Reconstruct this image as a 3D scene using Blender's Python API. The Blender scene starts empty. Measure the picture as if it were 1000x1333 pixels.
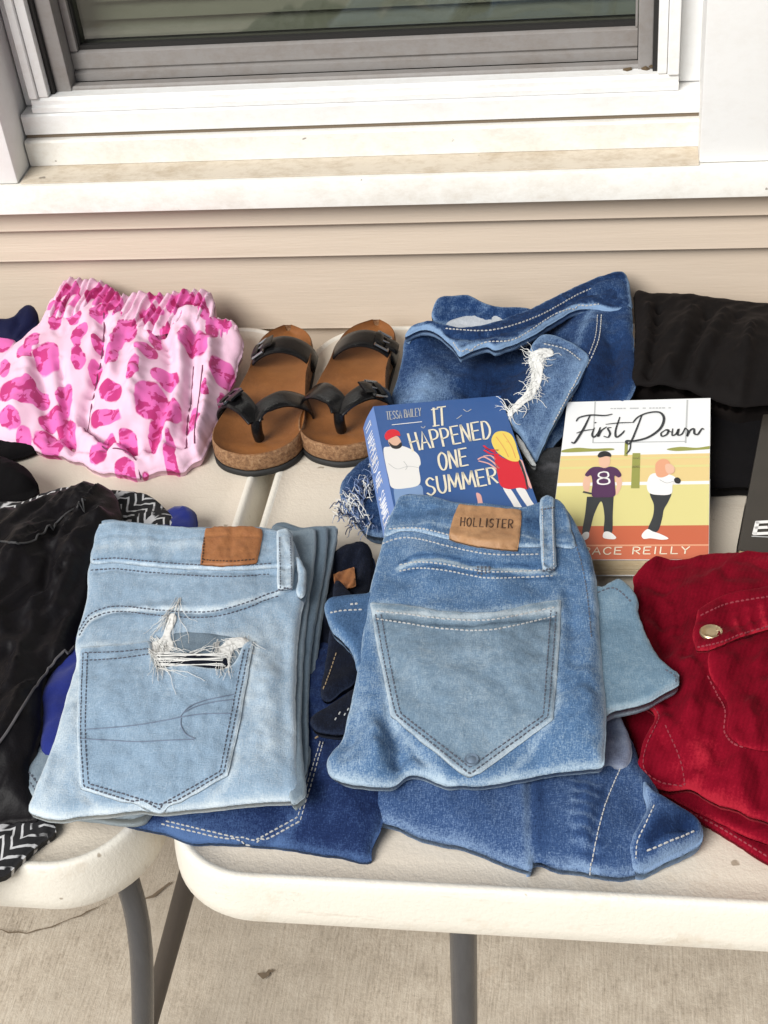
import bpy, bmesh, math, random
import numpy as np
from mathutils import Vector, Matrix
from mathutils.geometry import delaunay_2d_cdt

random.seed(7); rng = np.random.default_rng(7)
sc = bpy.context.scene
COL = sc.collection
TZ = 0.74                                  # table top height
# ------------------------------------------------------------------ camera
F_PX, DIP, ROLL, YAW, HC = 1850.0, math.radians(39.4), math.radians(-7.1), math.radians(12.1), 0.85
_fw = np.array([-math.sin(YAW)*math.cos(DIP), math.cos(YAW)*math.cos(DIP), -math.sin(DIP)])
_rt = np.array([math.cos(YAW), math.sin(YAW), 0.0]); _up = np.cross(_rt, _fw)
CR = math.cos(ROLL)*_rt + math.sin(ROLL)*_up
CU = -math.sin(ROLL)*_rt + math.cos(ROLL)*_up
cam_d = bpy.data.cameras.new('camera'); cam = bpy.data.objects.new('camera', cam_d); COL.objects.link(cam)
M = Matrix(((CR[0], CU[0], -_fw[0], 0), (CR[1], CU[1], -_fw[1], 0), (CR[2], CU[2], -_fw[2], TZ+HC), (0, 0, 0, 1)))
cam.matrix_world = M
cam_d.sensor_fit = 'VERTICAL'; cam_d.sensor_height = 36; cam_d.lens = 36*F_PX/1333.0
cam_d.clip_start = 0.05; cam_d.clip_end = 200
sc.camera = cam
# ------------------------------------------------------------------ light
SUN_EL, SUN_AZ = math.radians(42), math.radians(212)     # compass angle the light comes from (0 = +y, 90 = +x)
w = bpy.data.worlds.new('World'); sc.world = w; w.use_nodes = True
nt = w.node_tree; bgn = nt.nodes['Background']
sky = nt.nodes.new('ShaderNodeTexSky'); sky.sky_type = 'NISHITA'; sky.sun_disc = False
sky.sun_elevation = SUN_EL; sky.sun_rotation = SUN_AZ
sky.dust_density = 2.0; sky.air_density = 1.0
hs = nt.nodes.new('ShaderNodeHueSaturation'); hs.inputs['Saturation'].default_value = 0.40
nt.links.new(sky.outputs[0], hs.inputs['Color']); nt.links.new(hs.outputs[0], bgn.inputs['Color'])
bgn.inputs['Strength'].default_value = 0.065
sd = bpy.data.lights.new('sun', 'SUN'); sd.energy = 3.5; sd.angle = math.radians(36); sd.color = (1.0, 0.985, 0.95)
sun = bpy.data.objects.new('sun', sd); COL.objects.link(sun)
_dir = Vector((math.sin(SUN_AZ)*math.cos(SUN_EL), math.cos(SUN_AZ)*math.cos(SUN_EL), math.sin(SUN_EL)))
sun.rotation_euler = (-_dir).to_track_quat('-Z', 'Y').to_euler()
sun.location = (0, -3, 5)
sc.view_settings.view_transform = 'Standard'; sc.view_settings.look = 'None'
sc.view_settings.gamma = 1.0; sc.view_settings.exposure = 0.20
sc.render.engine = 'CYCLES'
sc.cycles.max_bounces = 6

# ------------------------------------------------------------------ numbers
def rays(px, py):
    px = np.asarray(px, float); py = np.asarray(py, float)
    return ((px-500)/F_PX)[..., None]*CR - ((py-667)/F_PX)[..., None]*CU + _fw
def at(px, py, h=0.0):
    """the point h metres above the table top that lies behind photo pixel (px, py)"""
    v = rays(px, py); t = (np.asarray(h, float)-HC)/v[..., 2]
    return np.stack([v[..., 0]*t, v[..., 1]*t, np.zeros_like(t)+h], -1)
def aty(px, py, y):
    v = rays(px, py); t = y/v[..., 1]
    return np.stack([v[..., 0]*t, np.zeros_like(t)+y, HC+v[..., 2]*t], -1)
_perm = np.random.default_rng(11).permutation(4096)
def perlin(x, y, seed=0):
    xi = np.floor(x).astype(int); yi = np.floor(y).astype(int); xf = x-xi; yf = y-yi
    u = xf*xf*xf*(xf*(xf*6-15)+10); v = yf*yf*yf*(yf*(yf*6-15)+10)
    def g(ix, iy, dx, dy):
        hsh = _perm[(_perm[(ix+seed*57) & 4095]+iy) & 4095]; a = hsh*(2*math.pi/4096)*7.0
        return np.cos(a)*dx+np.sin(a)*dy
    n00 = g(xi, yi, xf, yf); n10 = g(xi+1, yi, xf-1, yf); n01 = g(xi, yi+1, xf, yf-1); n11 = g(xi+1, yi+1, xf-1, yf-1)
    return (n00*(1-u)+n10*u)*(1-v)+(n01*(1-u)+n11*u)*v
def segdist(X, Y, poly, closed):
    """distance from points to a polyline"""
    P = np.stack([X, Y], -1); A = np.asarray(poly)[:, :2]
    B = np.roll(A, -1, 0) if closed else A[1:]
    if not closed: A = A[:-1]
    out = np.full(len(P), 1e9)
    AB = B-A; L2 = np.maximum((AB**2).sum(1), 1e-14)
    for i0 in range(0, len(P), 4000):
        p = P[i0:i0+4000]; d = p[:, None, :]-A[None]
        t = np.clip((d*AB[None]).sum(2)/L2, 0, 1)
        e = d-t[..., None]*AB[None]
        out[i0:i0+4000] = np.sqrt((e**2).sum(2)).min(1)
    return out
def inside(X, Y, poly):
    A = np.asarray(poly)[:, :2]; B = np.roll(A, -1, 0); r = np.zeros(len(X), bool)
    for (x0, y0), (x1, y1) in zip(A, B):
        c = ((y0 > Y) != (y1 > Y)); 
        if y1 != y0: r ^= c & (X < (x1-x0)*(Y-y0)/(y1-y0)+x0)
    return r
class TPS:
    def __init__(s, P, z):
        P = np.asarray(P)[:, :2]; s.P = P; n = len(P)
        K = s.k(P[:, None, :]-P[None]); Q = np.hstack([np.ones((n, 1)), P])
        A = np.block([[K+np.eye(n)*1e-4, Q], [Q.T, np.zeros((3, 3))]])
        s.w = np.linalg.lstsq(A, np.concatenate([z, np.zeros(3)]), rcond=None)[0]
    @staticmethod
    def k(d):
        r2 = (d**2).sum(-1); return 0.5*r2*np.log(r2+1e-12)
    def __call__(s, X, Y):
        P = np.stack([X, Y], -1); out = np.empty(len(P))
        for i in range(0, len(P), 8000):
            p = P[i:i+8000]; out[i:i+8000] = s.k(p[:, None, :]-s.P[None])@s.w[:-3]+s.w[-3]+p@s.w[-2:]
        return out
def smooth(pts, n=8, closed=True):
    """Catmull-Rom through pts; an entry whose last item is 'c' is kept as a sharp corner"""
    q = [tuple(p[:-1]) if p[-1] == 'c' else tuple(p) for p in pts]; shp = [p[-1] == 'c' for p in pts]
    q = np.array(q, float); N = len(q); out = []
    for i in range(N if closed else N-1):
        p1, p2 = q[i], q[(i+1) % N]
        p0 = q[i-1] if (closed or i > 0) else p1
        p3 = q[(i+2) % N] if (closed or i+2 < N) else p2
        if shp[i]: p0 = p1+(p1-p2)*.3
        if shp[(i+1) % N]: p3 = p2+(p2-p1)*.3
        for k in range(n):
            t = k/n; out.append(.5*((2*p1)+(p2-p0)*t+(2*p0-5*p1+4*p2-p3)*t*t+(3*p1-p0-3*p2+p3)*t**3))
    if not closed: out.append(q[-1])
    return np.array(out)
def resample(P, step, closed=True):
    Q = np.vstack([P, P[:1]]) if closed else P
    s = np.concatenate([[0], np.cumsum(np.sqrt((np.diff(Q[:, :2], axis=0)**2).sum(1)))])
    n = max(4, int(round(s[-1]/step))); t = np.linspace(0, s[-1], n+1)
    if closed: t = t[:-1]
    return np.stack([np.interp(t, s, Q[:, k]) for k in range(Q.shape[1])], -1)

# ------------------------------------------------------------------ objects
m_cap = None
def root(name, label, cat, loc, group=None):
    o = bpy.data.objects.new(name, None); COL.objects.link(o)
    o.empty_display_size = .02; o.location = (loc[0], loc[1], loc[2])
    o['label'] = label; o['category'] = cat
    if group: o['group'] = group
    return o
def tag(o, label, cat, group=None):
    o['label'] = label; o['category'] = cat
    if group: o['group'] = group
    return o
def base_of(o):
    L = Vector((0, 0, 0))
    while o is not None: L += o.location; o = o.parent
    return L
def link_mesh(name, verts, faces, mats, parent=None, attrs=None, smooth_=True, midx=None):
    """verts in world metres"""
    me = bpy.data.meshes.new(name); o = bpy.data.objects.new(name, me); COL.objects.link(o)
    V = np.asarray(verts, float)
    if parent is not None:
        o.parent = parent; L = base_of(parent); V = V-np.array(L)
    me.from_pydata([tuple(v) for v in V], [], [tuple(f) for f in faces])
    for m in (mats if isinstance(mats, (list, tuple)) else [mats]): me.materials.append(m)
    if midx is not None: me.polygons.foreach_set('material_index', np.asarray(midx, dtype=np.int32))
    me.polygons.foreach_set('use_smooth', np.full(len(me.polygons), smooth_, dtype=bool))
    for k, a in (attrs or {}).items():
        at_ = me.attributes.new(k, 'FLOAT', 'POINT'); at_.data.foreach_set('value', np.asarray(a, dtype=np.float32))
    me.update(); return o
class MB:
    """gathers shapes that make ONE part"""
    def __init__(s): s.v = []; s.f = []; s.m = []
    def add(s, v, f, m=0):
        n = len(s.v); s.v += [tuple(map(float, p)) for p in v]; s.f += [tuple(i+n for i in q) for q in f]; s.m += [m]*len(f)
    def box(s, lo, hi, m=0, bev=0.0):
        (x0, y0, z0), (x1, y1, z1) = lo, hi
        if bev <= 0:
            s.add([(x0,y0,z0),(x1,y0,z0),(x1,y1,z0),(x0,y1,z0),(x0,y0,z1),(x1,y0,z1),(x1,y1,z1),(x0,y1,z1)],
                  [(0,3,2,1),(4,5,6,7),(0,1,5,4),(1,2,6,5),(2,3,7,6),(3,0,4,7)], m); return
        bm = bmesh.new(); bmesh.ops.create_cube(bm, size=1)
        for v in bm.verts: v.co = Vector(((x0+x1)/2+v.co.x*(x1-x0), (y0+y1)/2+v.co.y*(y1-y0), (z0+z1)/2+v.co.z*(z1-z0)))
        bmesh.ops.bevel(bm, geom=list(bm.edges), offset=bev, segments=2, affect='EDGES', profile=.6)
        bm.verts.index_update(); s.add([v.co[:] for v in bm.verts], [[v.index for v in f.verts] for f in bm.faces], m); bm.free()
    def tube(s, pts, rad, n=6, m=0, caps=True):
        P = np.asarray(pts, float); k = len(P); R = np.full(k, rad) if np.isscalar(rad) else np.asarray(rad)
        T = np.gradient(P, axis=0); T /= np.maximum(np.linalg.norm(T, axis=1), 1e-9)[:, None]
        a = np.array([0, 0, 1.0]); 
        if abs(T[0] @ a) > .9: a = np.array([1.0, 0, 0])
        V = []
        for i in range(k):
            u = np.cross(T[i], a); nu = np.linalg.norm(u)
            if nu < 1e-4: u = np.cross(T[i], [0, 1.0, 0]); nu = np.linalg.norm(u)
            u /= nu; b = np.cross(u, T[i]); a = b
            for j in range(n):
                t = 2*math.pi*j/n; V.append(P[i]+R[i]*(math.cos(t)*u+math.sin(t)*b))
        F = [(i*n+j, i*n+(j+1) % n, (i+1)*n+(j+1) % n, (i+1)*n+j) for i in range(k-1) for j in range(n)]
        if caps: F += [tuple(range(n-1, -1, -1)), tuple((k-1)*n+j for j in range(n))]
        s.add(V, F, m)
    def strip(s, pts, width, wdir, thick, m=0, rnd=0.3):
        """a band of given width along pts; wdir = width direction per point, thickness along the outward normal"""
        P = np.asarray(pts, float); k = len(P); W = np.asarray(wdir, float)
        if W.ndim == 1: W = np.tile(W, (k, 1))
        T = np.gradient(P, axis=0); T /= np.linalg.norm(T, axis=1)[:, None]
        W = W-(W*T).sum(1)[:, None]*T; W /= np.linalg.norm(W, axis=1)[:, None]
        N = np.cross(T, W); N *= np.where(N[:, 2].mean() < 0, -1, 1)
        prof = [(-.5, 0), (-.5, .6), (-.44, 1), (-.2, 1.12), (.2, 1.12), (.44, 1), (.5, .6), (.5, 0)]
        V = []; n = len(prof); wd = np.full(k, width) if np.isscalar(width) else np.asarray(width)
        for i in range(k):
            for (a, b) in prof: V.append(P[i]+W[i]*a*wd[i]+N[i]*b*thick)
        F = [(i*n+j, i*n+(j+1) % n, (i+1)*n+(j+1) % n, (i+1)*n+j) for i in range(k-1) for j in range(n)]
        F += [tuple(range(n)), tuple((k-1)*n+j for j in range(n-1, -1, -1))]
        s.add(V, F, m)
    def build(s, name, mats, parent=None, smooth_=False):
        o = link_mesh(name, s.v, s.f, mats, parent, None, smooth_, s.m)
        if name in ('stitching', 'frayed_threads', 'frayed_hem', 'seam', 'emblem'): o['kind'] = 'stuff'
        bm = bmesh.new(); bm.from_mesh(o.data); bmesh.ops.recalc_face_normals(bm, faces=bm.faces); bm.to_mesh(o.data); bm.free()
        if smooth_:
            try: o.data.set_sharp_from_angle(angle=math.radians(42))
            except Exception: pass
        return o

# ------------------------------------------------------------------ cloth sheets
def line(pts, amp, wid, h=.05, closed=False, taper=True, vary=.35, seed=1, one=0):
    """a ridge (amp > 0) or groove along photo pixels; one = +-1 keeps one flank as a step"""
    pl = smooth([(p[0], p[1]) for p in pts], 6, closed) if len(pts) > 2 else np.array([p[:2] for p in pts], float)
    hh = h if np.isscalar(h) else h
    Wp = at(pl[:, 0], pl[:, 1], hh)[:, :2]
    def f(X, Y):
        d = segdist(X, Y, Wp, closed); g = np.exp(-(d/wid)**2)
        if taper and not closed:
            e = np.minimum(np.hypot(X-Wp[0, 0], Y-Wp[0, 1]), np.hypot(X-Wp[-1, 0], Y-Wp[-1, 1]))
            g = g*np.clip(e/(wid*2.5), 0, 1)
        if vary: g = g*(1+vary*1.6*perlin(X/.011, Y/.011, seed))
        return amp*g
    return f
def bump(p, rad, amp, h=.05):
    c = at(p[0], p[1], h)
    return lambda X, Y: amp*np.exp(-(((X-c[0])**2+(Y-c[1])**2)/rad**2))
def noise(amp, scale, seed=0, ang=0., stretch=1., kind='fbm', warp=.0):
    ca, sa = math.cos(math.radians(ang)), math.sin(math.radians(ang))
    def f(X, Y):
        u = (X*ca+Y*sa)/(scale*stretch); v = (-X*sa+Y*ca)/scale
        if warp:
            q = perlin(X/(scale*2.2), Y/(scale*2.2), seed+31); r_ = perlin(X/(scale*2.2)+9.1, Y/(scale*2.2)+3.3, seed+37)
            u = u+warp*q; v = v+warp*r_*1.5
        if kind == 'ridge':
            n = 1-np.abs(perlin(u, v, seed))*2.6; n = np.clip(n, 0, 1)**2+.35*np.clip(1-np.abs(perlin(u*2.1, v*2.1, seed+5))*2.6, 0, 1)**2-.35
        else:
            n = perlin(u, v, seed)+.45*perlin(u*2.03, v*2.03, seed+3)+.22*perlin(u*4.1, v*4.1, seed+4)
        return amp*n
    return f
def within(pts, f, h=.05, soft=.006):
    """limits a relief to a photo-pixel outline"""
    Wp = at(np.array([p[0] for p in pts]), np.array([p[1] for p in pts]), h)[:, :2]
    def g(X, Y):
        d = segdist(X, Y, Wp, True); i = inside(X, Y, Wp)
        return f(X, Y)*np.where(i, np.clip(d/soft, 0, 1), 0)
    return g
class Sheet:
    """a piece of cloth lying at a smooth height field, with rounded edges"""
    def __init__(s, outline, h=.03, ctrl=(), puff=.01, r=.012, drop=.01, feats=(), on=None, off=.0, res=.004, n=6, wob=.0012, seed=0, floor=None):
        s.h0 = h; s.puff, s.r, s.drop, s.feats, s.on, s.off, s.res, s.floor = puff, r, drop, feats, on, off, res, floor
        o = []
        for p in outline:
            c = p[-1] == 'c'; q = p[:-1] if c else p
            q = (q[0], q[1], q[2] if len(q) > 2 else h); o.append(q+(('c',) if c else ()))
        P = smooth(o, n)
        if on is None:
            W3 = at(P[:, 0], P[:, 1], P[:, 2]); c = [(p[0], p[1], p[2] if len(p) > 2 else h) for p in ctrl]
            base_pts = at(np.array([q[0] for q in o], float), np.array([q[1] for q in o], float), np.array([q[2] for q in o], float))
            if c:
                c = np.array(c, float); base_pts = np.vstack([base_pts, at(c[:, 0], c[:, 1], c[:, 2])])
            s.tps = TPS(base_pts, base_pts[:, 2])
        else:
            W3 = on.surf(P[:, 0], P[:, 1])
        s.poly = resample(W3, res)[:, :2]
        if wob:
            T = np.roll(s.poly, -1, 0)-np.roll(s.poly, 1, 0); T /= np.maximum(np.linalg.norm(T, axis=1), 1e-9)[:, None]
            a = perlin(s.poly[:, 0]/.017, s.poly[:, 1]/.017, seed+3)+.5*perlin(s.poly[:, 0]/.006, s.poly[:, 1]/.006, seed+8)
            s.poly = s.poly+np.stack([T[:, 1], -T[:, 0]], -1)*(a*wob)[:, None]
    def base(s, X, Y):
        return s.tps(X, Y) if s.on is None else s.on.z(X, Y)+s.off
    def z(s, X, Y, d=None):
        X = np.asarray(X, float); Y = np.asarray(Y, float)
        if d is None: d = np.where(inside(X, Y, s.poly), segdist(X, Y, s.poly, True), 0)
        t = np.clip(d/s.r, 0, 1); prof = np.sqrt(np.clip(1-(1-t)**2, 0, 1))
        z = s.base(X, Y)+s.puff*prof
        if s.feats:
            k = .25+.75*np.clip(d/max(s.r, .006), 0, 1)
            for f in s.feats: z = z+f(X, Y)*k
        return z
    def surf(s, px, py, lift=0.0):
        px = np.atleast_1d(np.asarray(px, float)); py = np.atleast_1d(np.asarray(py, float))
        h = np.full(len(px), s.h0+s.puff)
        for i in range(7):
            p = at(px, py, h); h = h+(s.z(p[:, 0], p[:, 1])+lift-h)*(.85 if i < 3 else .6)
        p = at(px, py, h); p[:, 2] = s.z(p[:, 0], p[:, 1])+lift; return p
    def build(s, name, mat, parent, wear_shade=None, attrs=None):
        P = s.poly; N = len(P); res = s.res
        lo, hi = P.min(0), P.max(0); dy = res*.866
        ys = np.arange(lo[1], hi[1], dy); G = []
        for j, y in enumerate(ys):
            xs = np.arange(lo[0]+(res/2 if j % 2 else 0), hi[0], res); G.append(np.stack([xs, np.full(len(xs), y)], -1))
        G = np.vstack(G); G = G+rng.normal(0, res*.06, G.shape)
        G = G[inside(G[:, 0], G[:, 1], P)]
        d = segdist(G[:, 0], G[:, 1], P, True); rr = min(s.r, res*2.2)
        G = G[d > max(rr*.95, res*.55)]
        T = np.roll(P, -1, 0)-np.roll(P, 1, 0); T /= np.maximum(np.linalg.norm(T, axis=1), 1e-9)[:, None]
        area = .5*np.sum(P[:, 0]*np.roll(P[:, 1], -1)-np.roll(P[:, 0], -1)*P[:, 1])
        Nin = np.stack([-T[:, 1], T[:, 0]], -1)*(1 if area > 0 else -1)
        rings = []
        for k, fr in enumerate((.10, .32, .68)):
            if s.r*fr < res*.12 and k == 0: continue
            off = min(s.r*fr, rr*(.2, .45, .8)[k] if s.r > rr else s.r*fr)
            q = P+Nin*off; ok = inside(q[:, 0], q[:, 1], P)
            dd = segdist(q[:, 0], q[:, 1], P, True); ok &= dd > off*.93; rings.append(q[ok])
        allp = np.vstack([P]+rings+[G])
        co, ed, fa, ov, oe, of = delaunay_2d_cdt([Vector((float(a), float(b))) for a, b in allp], [(i, (i+1) % N) for i in range(N)], [], 1, 1e-7)
        XY = np.array([c[:] for c in co]); mp = {}
        for i, l in enumerate(ov):
            for q in l: mp[q] = i
        bd = np.zeros(len(XY), bool); loop = [mp.get(i) for i in range(N)]; loop = [i for i in loop if i is not None]
        dist = segdist(XY[:, 0], XY[:, 1], P, True); bd[loop] = True; dist[bd] = 0
        Z = s.z(XY[:, 0], XY[:, 1], dist)
        V = np.column_stack([XY, Z]); Fc = []
        for f in fa:
            a, b, c = f[:3]; cr = (XY[b, 0]-XY[a, 0])*(XY[c, 1]-XY[a, 1])-(XY[b, 1]-XY[a, 1])*(XY[c, 0]-XY[a, 0])
            Fc.append((a, b, c) if cr > 0 else (a, c, b))
        # skirt: the underside of the fold
        K = len(loop); B = XY[loop]; Bz = Z[loop]
        T = np.roll(B, -1, 0)-np.roll(B, 1, 0); T /= np.maximum(np.linalg.norm(T, axis=1), 1e-9)[:, None]
        Ni = np.stack([-T[:, 1], T[:, 0]], -1)*(1 if area > 0 else -1)
        prev = loop; wv = [dist]; n0 = len(V); ext = []; ins = min(s.r*.9, .011)
        bottom = Bz-s.drop if s.floor is None else np.minimum(Bz-.001, np.full(K, s.floor))
        for a in (30, 60, 90):
            q = B+Ni*ins*(1-math.cos(math.radians(a))); zz = Bz+(bottom-Bz)*math.sin(math.radians(a)); ext.append(np.column_stack([q, zz]))
            cur = list(range(n0, n0+K)); n0 += K
            for i in range(K):
                j = (i+1) % K
                Fc.append((prev[i], cur[i], cur[j], prev[j]) if area < 0 else (prev[j], cur[j], cur[i], prev[i]))
            prev = cur
        V = np.vstack([V]+ext); D = np.concatenate([dist]+[np.zeros(K)]*3)
        at_ = {}
        if wear_shade is not None: at_['wear_shade'] = np.clip(sum(f(V[:, 0], V[:, 1], D) for f in wear_shade), -1, 1.5)
        for k, f in (attrs or {}).items(): at_[k] = f(V[:, 0], V[:, 1], D)
        V = V.copy(); V[:, 2] += TZ
        s.obj = link_mesh(name, V, Fc, mat, parent, at_); return s.obj
def w_edge(a, wd): return lambda X, Y, D: a*np.exp(-(D/wd)**2)
def w_line(pts, a, wd, h=.05, closed=False):
    f = line(pts, a, wd, h, closed, taper=False, vary=.5, seed=4); return lambda X, Y, D: f(X, Y)
def w_noise(a, sc_, seed=0, ang=0, st=1.): 
    f = noise(a, sc_, seed, ang, st); return lambda X, Y, D: f(X, Y)
def w_bump(p, r, a, h=.05):
    f = bump(p, r, a, h); return lambda X, Y, D: f(X, Y)
def stitches(mb, sheet, pts, wid=.0008, dash=.0030, gap=.0011, lift=.0003, m=0, closed=False, sm=True, hgt=.0006):
    pl = smooth(pts, 10, closed) if (sm and len(pts) > 2) else np.array([p[:2] for p in pts], float)
    P = sheet.surf(*resample(pl[:, :2], 3.0, closed).T, lift=lift)
    P = resample(P, .0009, closed); 
    s = np.concatenate([[0], np.cumsum(np.linalg.norm(np.diff(P, axis=0), axis=1))]); L = s[-1]; a = 0.0
    while a < L-.0008:
        b = min(a+dash*random.uniform(.85, 1.12), L)
        q = np.array([[np.interp(t, s, P[:, k]) for k in range(3)] for t in (a, a+(b-a)*.2, a+(b-a)*.8, b)])
        T = q[-1]-q[0]; n = np.linalg.norm(T); 
        if n > 1e-6:
            T /= n; S = np.cross(T, [0, 0, 1.0]); S /= max(np.linalg.norm(S), 1e-6); U = np.cross(S, T)
            j = S*random.uniform(-.00012, .00012)
            V = []
            for i, (wf, hf) in enumerate(((.5, 0), (1, 1), (1, 1), (.5, 0))):
                c = q[i]+j+np.array([0, 0, TZ]); V += [c-S*wid*.5*wf-U*.0005, c-S*wid*.35*wf+U*hgt*hf, c+S*wid*.35*wf+U*hgt*hf, c+S*wid*.5*wf-U*.0005]
            Fq = [(i*4+k, i*4+k+1, (i+1)*4+k+1, (i+1)*4+k) for i in range(3) for k in range(3)]
            mb.add(V, Fq, m)
        a = b+gap
def thread_curve(mb, sheet, p0, ang, length, lift=.002, rad=.00045, curl=1.0, m=0, seed=0):
    """one loose frayed thread lying on a sheet, starting at a photo pixel; ang in photo degrees (0 right, 90 down)"""
    r = random.Random(seed); x, y = p0; a = math.radians(ang); px = [x]; py = [y]; k = max(5, int(length/3))
    for i in range(k):
        a += r.uniform(-.35, .35)*curl; x += math.cos(a)*length/k; y += math.sin(a)*length/k; px.append(x); py.append(y)
    P = sheet.surf(np.array(px), np.array(py)); 
    for i in range(len(P)): P[i, 2] += lift*(.3+math.sin(i/len(P)*math.pi)*r.uniform(.5, 1.4))+TZ
    mb.tube(P, np.linspace(rad, rad*.5, len(P)), 4, m)

# ------------------------------------------------------------------ materials
class NT:
    def __init__(s, name):
        s.m = bpy.data.materials.new(name); s.m.use_nodes = True; s.t = s.m.node_tree; s.n = s.t.nodes
        s.b = s.n['Principled BSDF']; s.tc = s.n.new('ShaderNodeTexCoord'); s.obj = s.tc.outputs['Object']
    def new(s, t, **kw):
        n = s.n.new(t)
        for k, v in kw.items():
            if hasattr(n, k) and not k[0].isupper(): setattr(n, k, v)
            else: s.set(n.inputs[k], v)
        return n
    def set(s, i, v):
        if hasattr(v, 'is_linked') or v.__class__.__name__.startswith('NodeSocket'): s.t.links.new(v, i)
        else: i.default_value = v
    def map(s, scale=(1, 1, 1), rot=(0, 0, 0), src=None):
        n = s.n.new('ShaderNodeMapping'); n.inputs['Scale'].default_value = scale; n.inputs['Rotation'].default_value = [math.radians(a) for a in rot]
        s.t.links.new(src or s.obj, n.inputs['Vector']); return n.outputs[0]
    def noise(s, scale, detail=3, rough=.55, src=None, dist=0.):
        n = s.n.new('ShaderNodeTexNoise'); n.inputs['Scale'].default_value = scale; n.inputs['Detail'].default_value = detail
        n.inputs['Roughness'].default_value = rough; n.inputs['Distortion'].default_value = dist
        s.t.links.new(src or s.obj, n.inputs['Vector']); return n.outputs['Fac']
    def math(s, op, a, b=0., c=0., clamp=False):
        n = s.n.new('ShaderNodeMath'); n.operation = op; n.use_clamp = clamp
        for i, v in enumerate((a, b, c)): s.set(n.inputs[i], v)
        return n.outputs[0]
    def mix(s, f, a, b, mode='MIX'):
        n = s.n.new('ShaderNodeMix'); n.data_type = 'RGBA'; n.blend_type = mode; n.clamp_factor = True
        ins = [i for i in n.inputs if i.type == 'RGBA']
        s.set(n.inputs[0], f)
        for i, v in zip(ins, (a, b)):
            if isinstance(v, (tuple, list)): v = tuple(v)+((1.0,) if len(v) == 3 else ())
            s.set(i, v)
        return [o for o in n.outputs if o.type == 'RGBA'][0]
    def ramp(s, f, stops):
        n = s.n.new('ShaderNodeValToRGB'); e = n.color_ramp.elements
        while len(e) < len(stops): e.new(.5)
        for el, (p, c) in zip(e, stops): el.position = p; el.color = (c, c, c, 1) if np.isscalar(c) else tuple(c)+(1,)
        s.t.links.new(f, n.inputs[0]); return n.outputs[0]
    def attr(s, name):
        n = s.n.new('ShaderNodeAttribute'); n.attribute_name = name; return n.outputs['Fac']
    def bump(s, h, dist, strength=1.0, normal=None):
        n = s.n.new('ShaderNodeBump'); n.inputs['Distance'].default_value = dist; n.inputs['Strength'].default_value = strength
        s.t.links.new(h, n.inputs['Height'])
        if normal is not None: s.t.links.new(normal, n.inputs['Normal'])
        s.t.links.new(n.outputs[0], s.b.inputs['Normal']); return n.outputs[0]
    def out(s, color=None, rough=.8, **kw):
        if color is not None: s.set(s.b.inputs['Base Color'], color if not isinstance(color, (tuple, list)) else tuple(color)+(1,))
        s.set(s.b.inputs['Roughness'], rough)
        for k, v in kw.items(): s.set(s.b.inputs[k.replace('_', ' ')], v)
        return s.m
def plain(name, col, rough=.6, **kw): return NT(name).out(col, rough, **kw)
def denim(name, dark, mid, light, mott=.5, slub=.30, fine=1.0, ang=8., rough=.92):
    t = NT(name); w_ = t.attr('wear_shade')
    big = t.noise(38, 5, .65); med = t.noise(210, 3, .65); gr = t.noise(900, 2, .75)
    f = t.math('ADD', t.math('MULTIPLY', t.math('SUBTRACT', big, .5), mott*.5), t.math('MULTIPLY', t.math('SUBTRACT', med, .5), mott*.55))
    f = t.math('ADD', f, t.math('MULTIPLY', w_, .5)); f = t.math('ADD', f, .5)
    weft = t.noise(1, 3, .8, t.map((1500*fine, 190*fine, 300), (0, 0, ang))); warpn = t.noise(1, 3, .8, t.map((210*fine, 1500*fine, 300), (0, 0, ang)))
    sl = t.math('ADD', t.math('MULTIPLY', t.math('SUBTRACT', weft, .5), slub*1.5), t.math('MULTIPLY', t.math('SUBTRACT', warpn, .5), slub))
    sl = t.math('ADD', sl, t.math('MULTIPLY', t.math('SUBTRACT', gr, .5), slub*1.2))
    f = t.math('ADD', f, sl, clamp=True)
    col = t.ramp(f, [(0.08, dark), (.5, mid), (.95, light)])
    t.bump(t.math('ADD', t.math('ADD', weft, warpn), t.math('MULTIPLY', gr, .8)), .0009, .7)
    return t.out(col, rough, Sheen_Weight=.02, Sheen_Roughness=.6, Specular_IOR_Level=.10)
def fabric(name, col, rough=.85, var=.25, bscale=900, bdist=.0003, sheen=0.08, tint=(1, 1, 1), spec=.10):
    t = NT(name); n = t.noise(bscale, 2); b = t.noise(30, 4)
    c = t.mix(t.math('MULTIPLY', t.math('ADD', t.math('MULTIPLY', n, .5), t.math('MULTIPLY', b, .5)), 1.0), tuple(x*(1-var) for x in col), tuple(min(1, x*(1+var)) for x in col))
    t.bump(n, bdist, .5)
    return t.out(c, rough, Sheen_Weight=sheen, Sheen_Tint=tuple(tint)+(1,), Specular_IOR_Level=spec)

# ================================================================== setting
def white_paint(name, col=(.80, .79, .76), dirt=.25, dcol=(.42, .33, .22), sc_=14, chips=True, bump=.0006):
    t = NT(name)
    a = t.noise(sc_, 6, .7, t.map((1, 1.6, 1.6))); b = t.noise(120, 5, .75, t.map((.8, 1.2, 1.2)))
    f = t.ramp(t.math('ADD', t.math('MULTIPLY', a, .7), t.math('MULTIPLY', b, .45)), [(.52, 0.0), (.85, 1.0)])
    c = t.mix(t.math('MULTIPLY', f, dirt), col, dcol)
    if chips:
        s = t.ramp(t.noise(42, 3, .5, t.map((1, 1, 1.6))), [(.715, 0.0), (.735, 1.0)]); c = t.mix(t.math('MULTIPLY', s, .75), c, (.16, .13, .10))
    t.bump(t.math('ADD', a, t.math('MULTIPLY', b, .5)), bump, .6)
    return t.out(c, .55)
m_sill = white_paint('sill_paint', (.79, .775, .73), .45)
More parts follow.
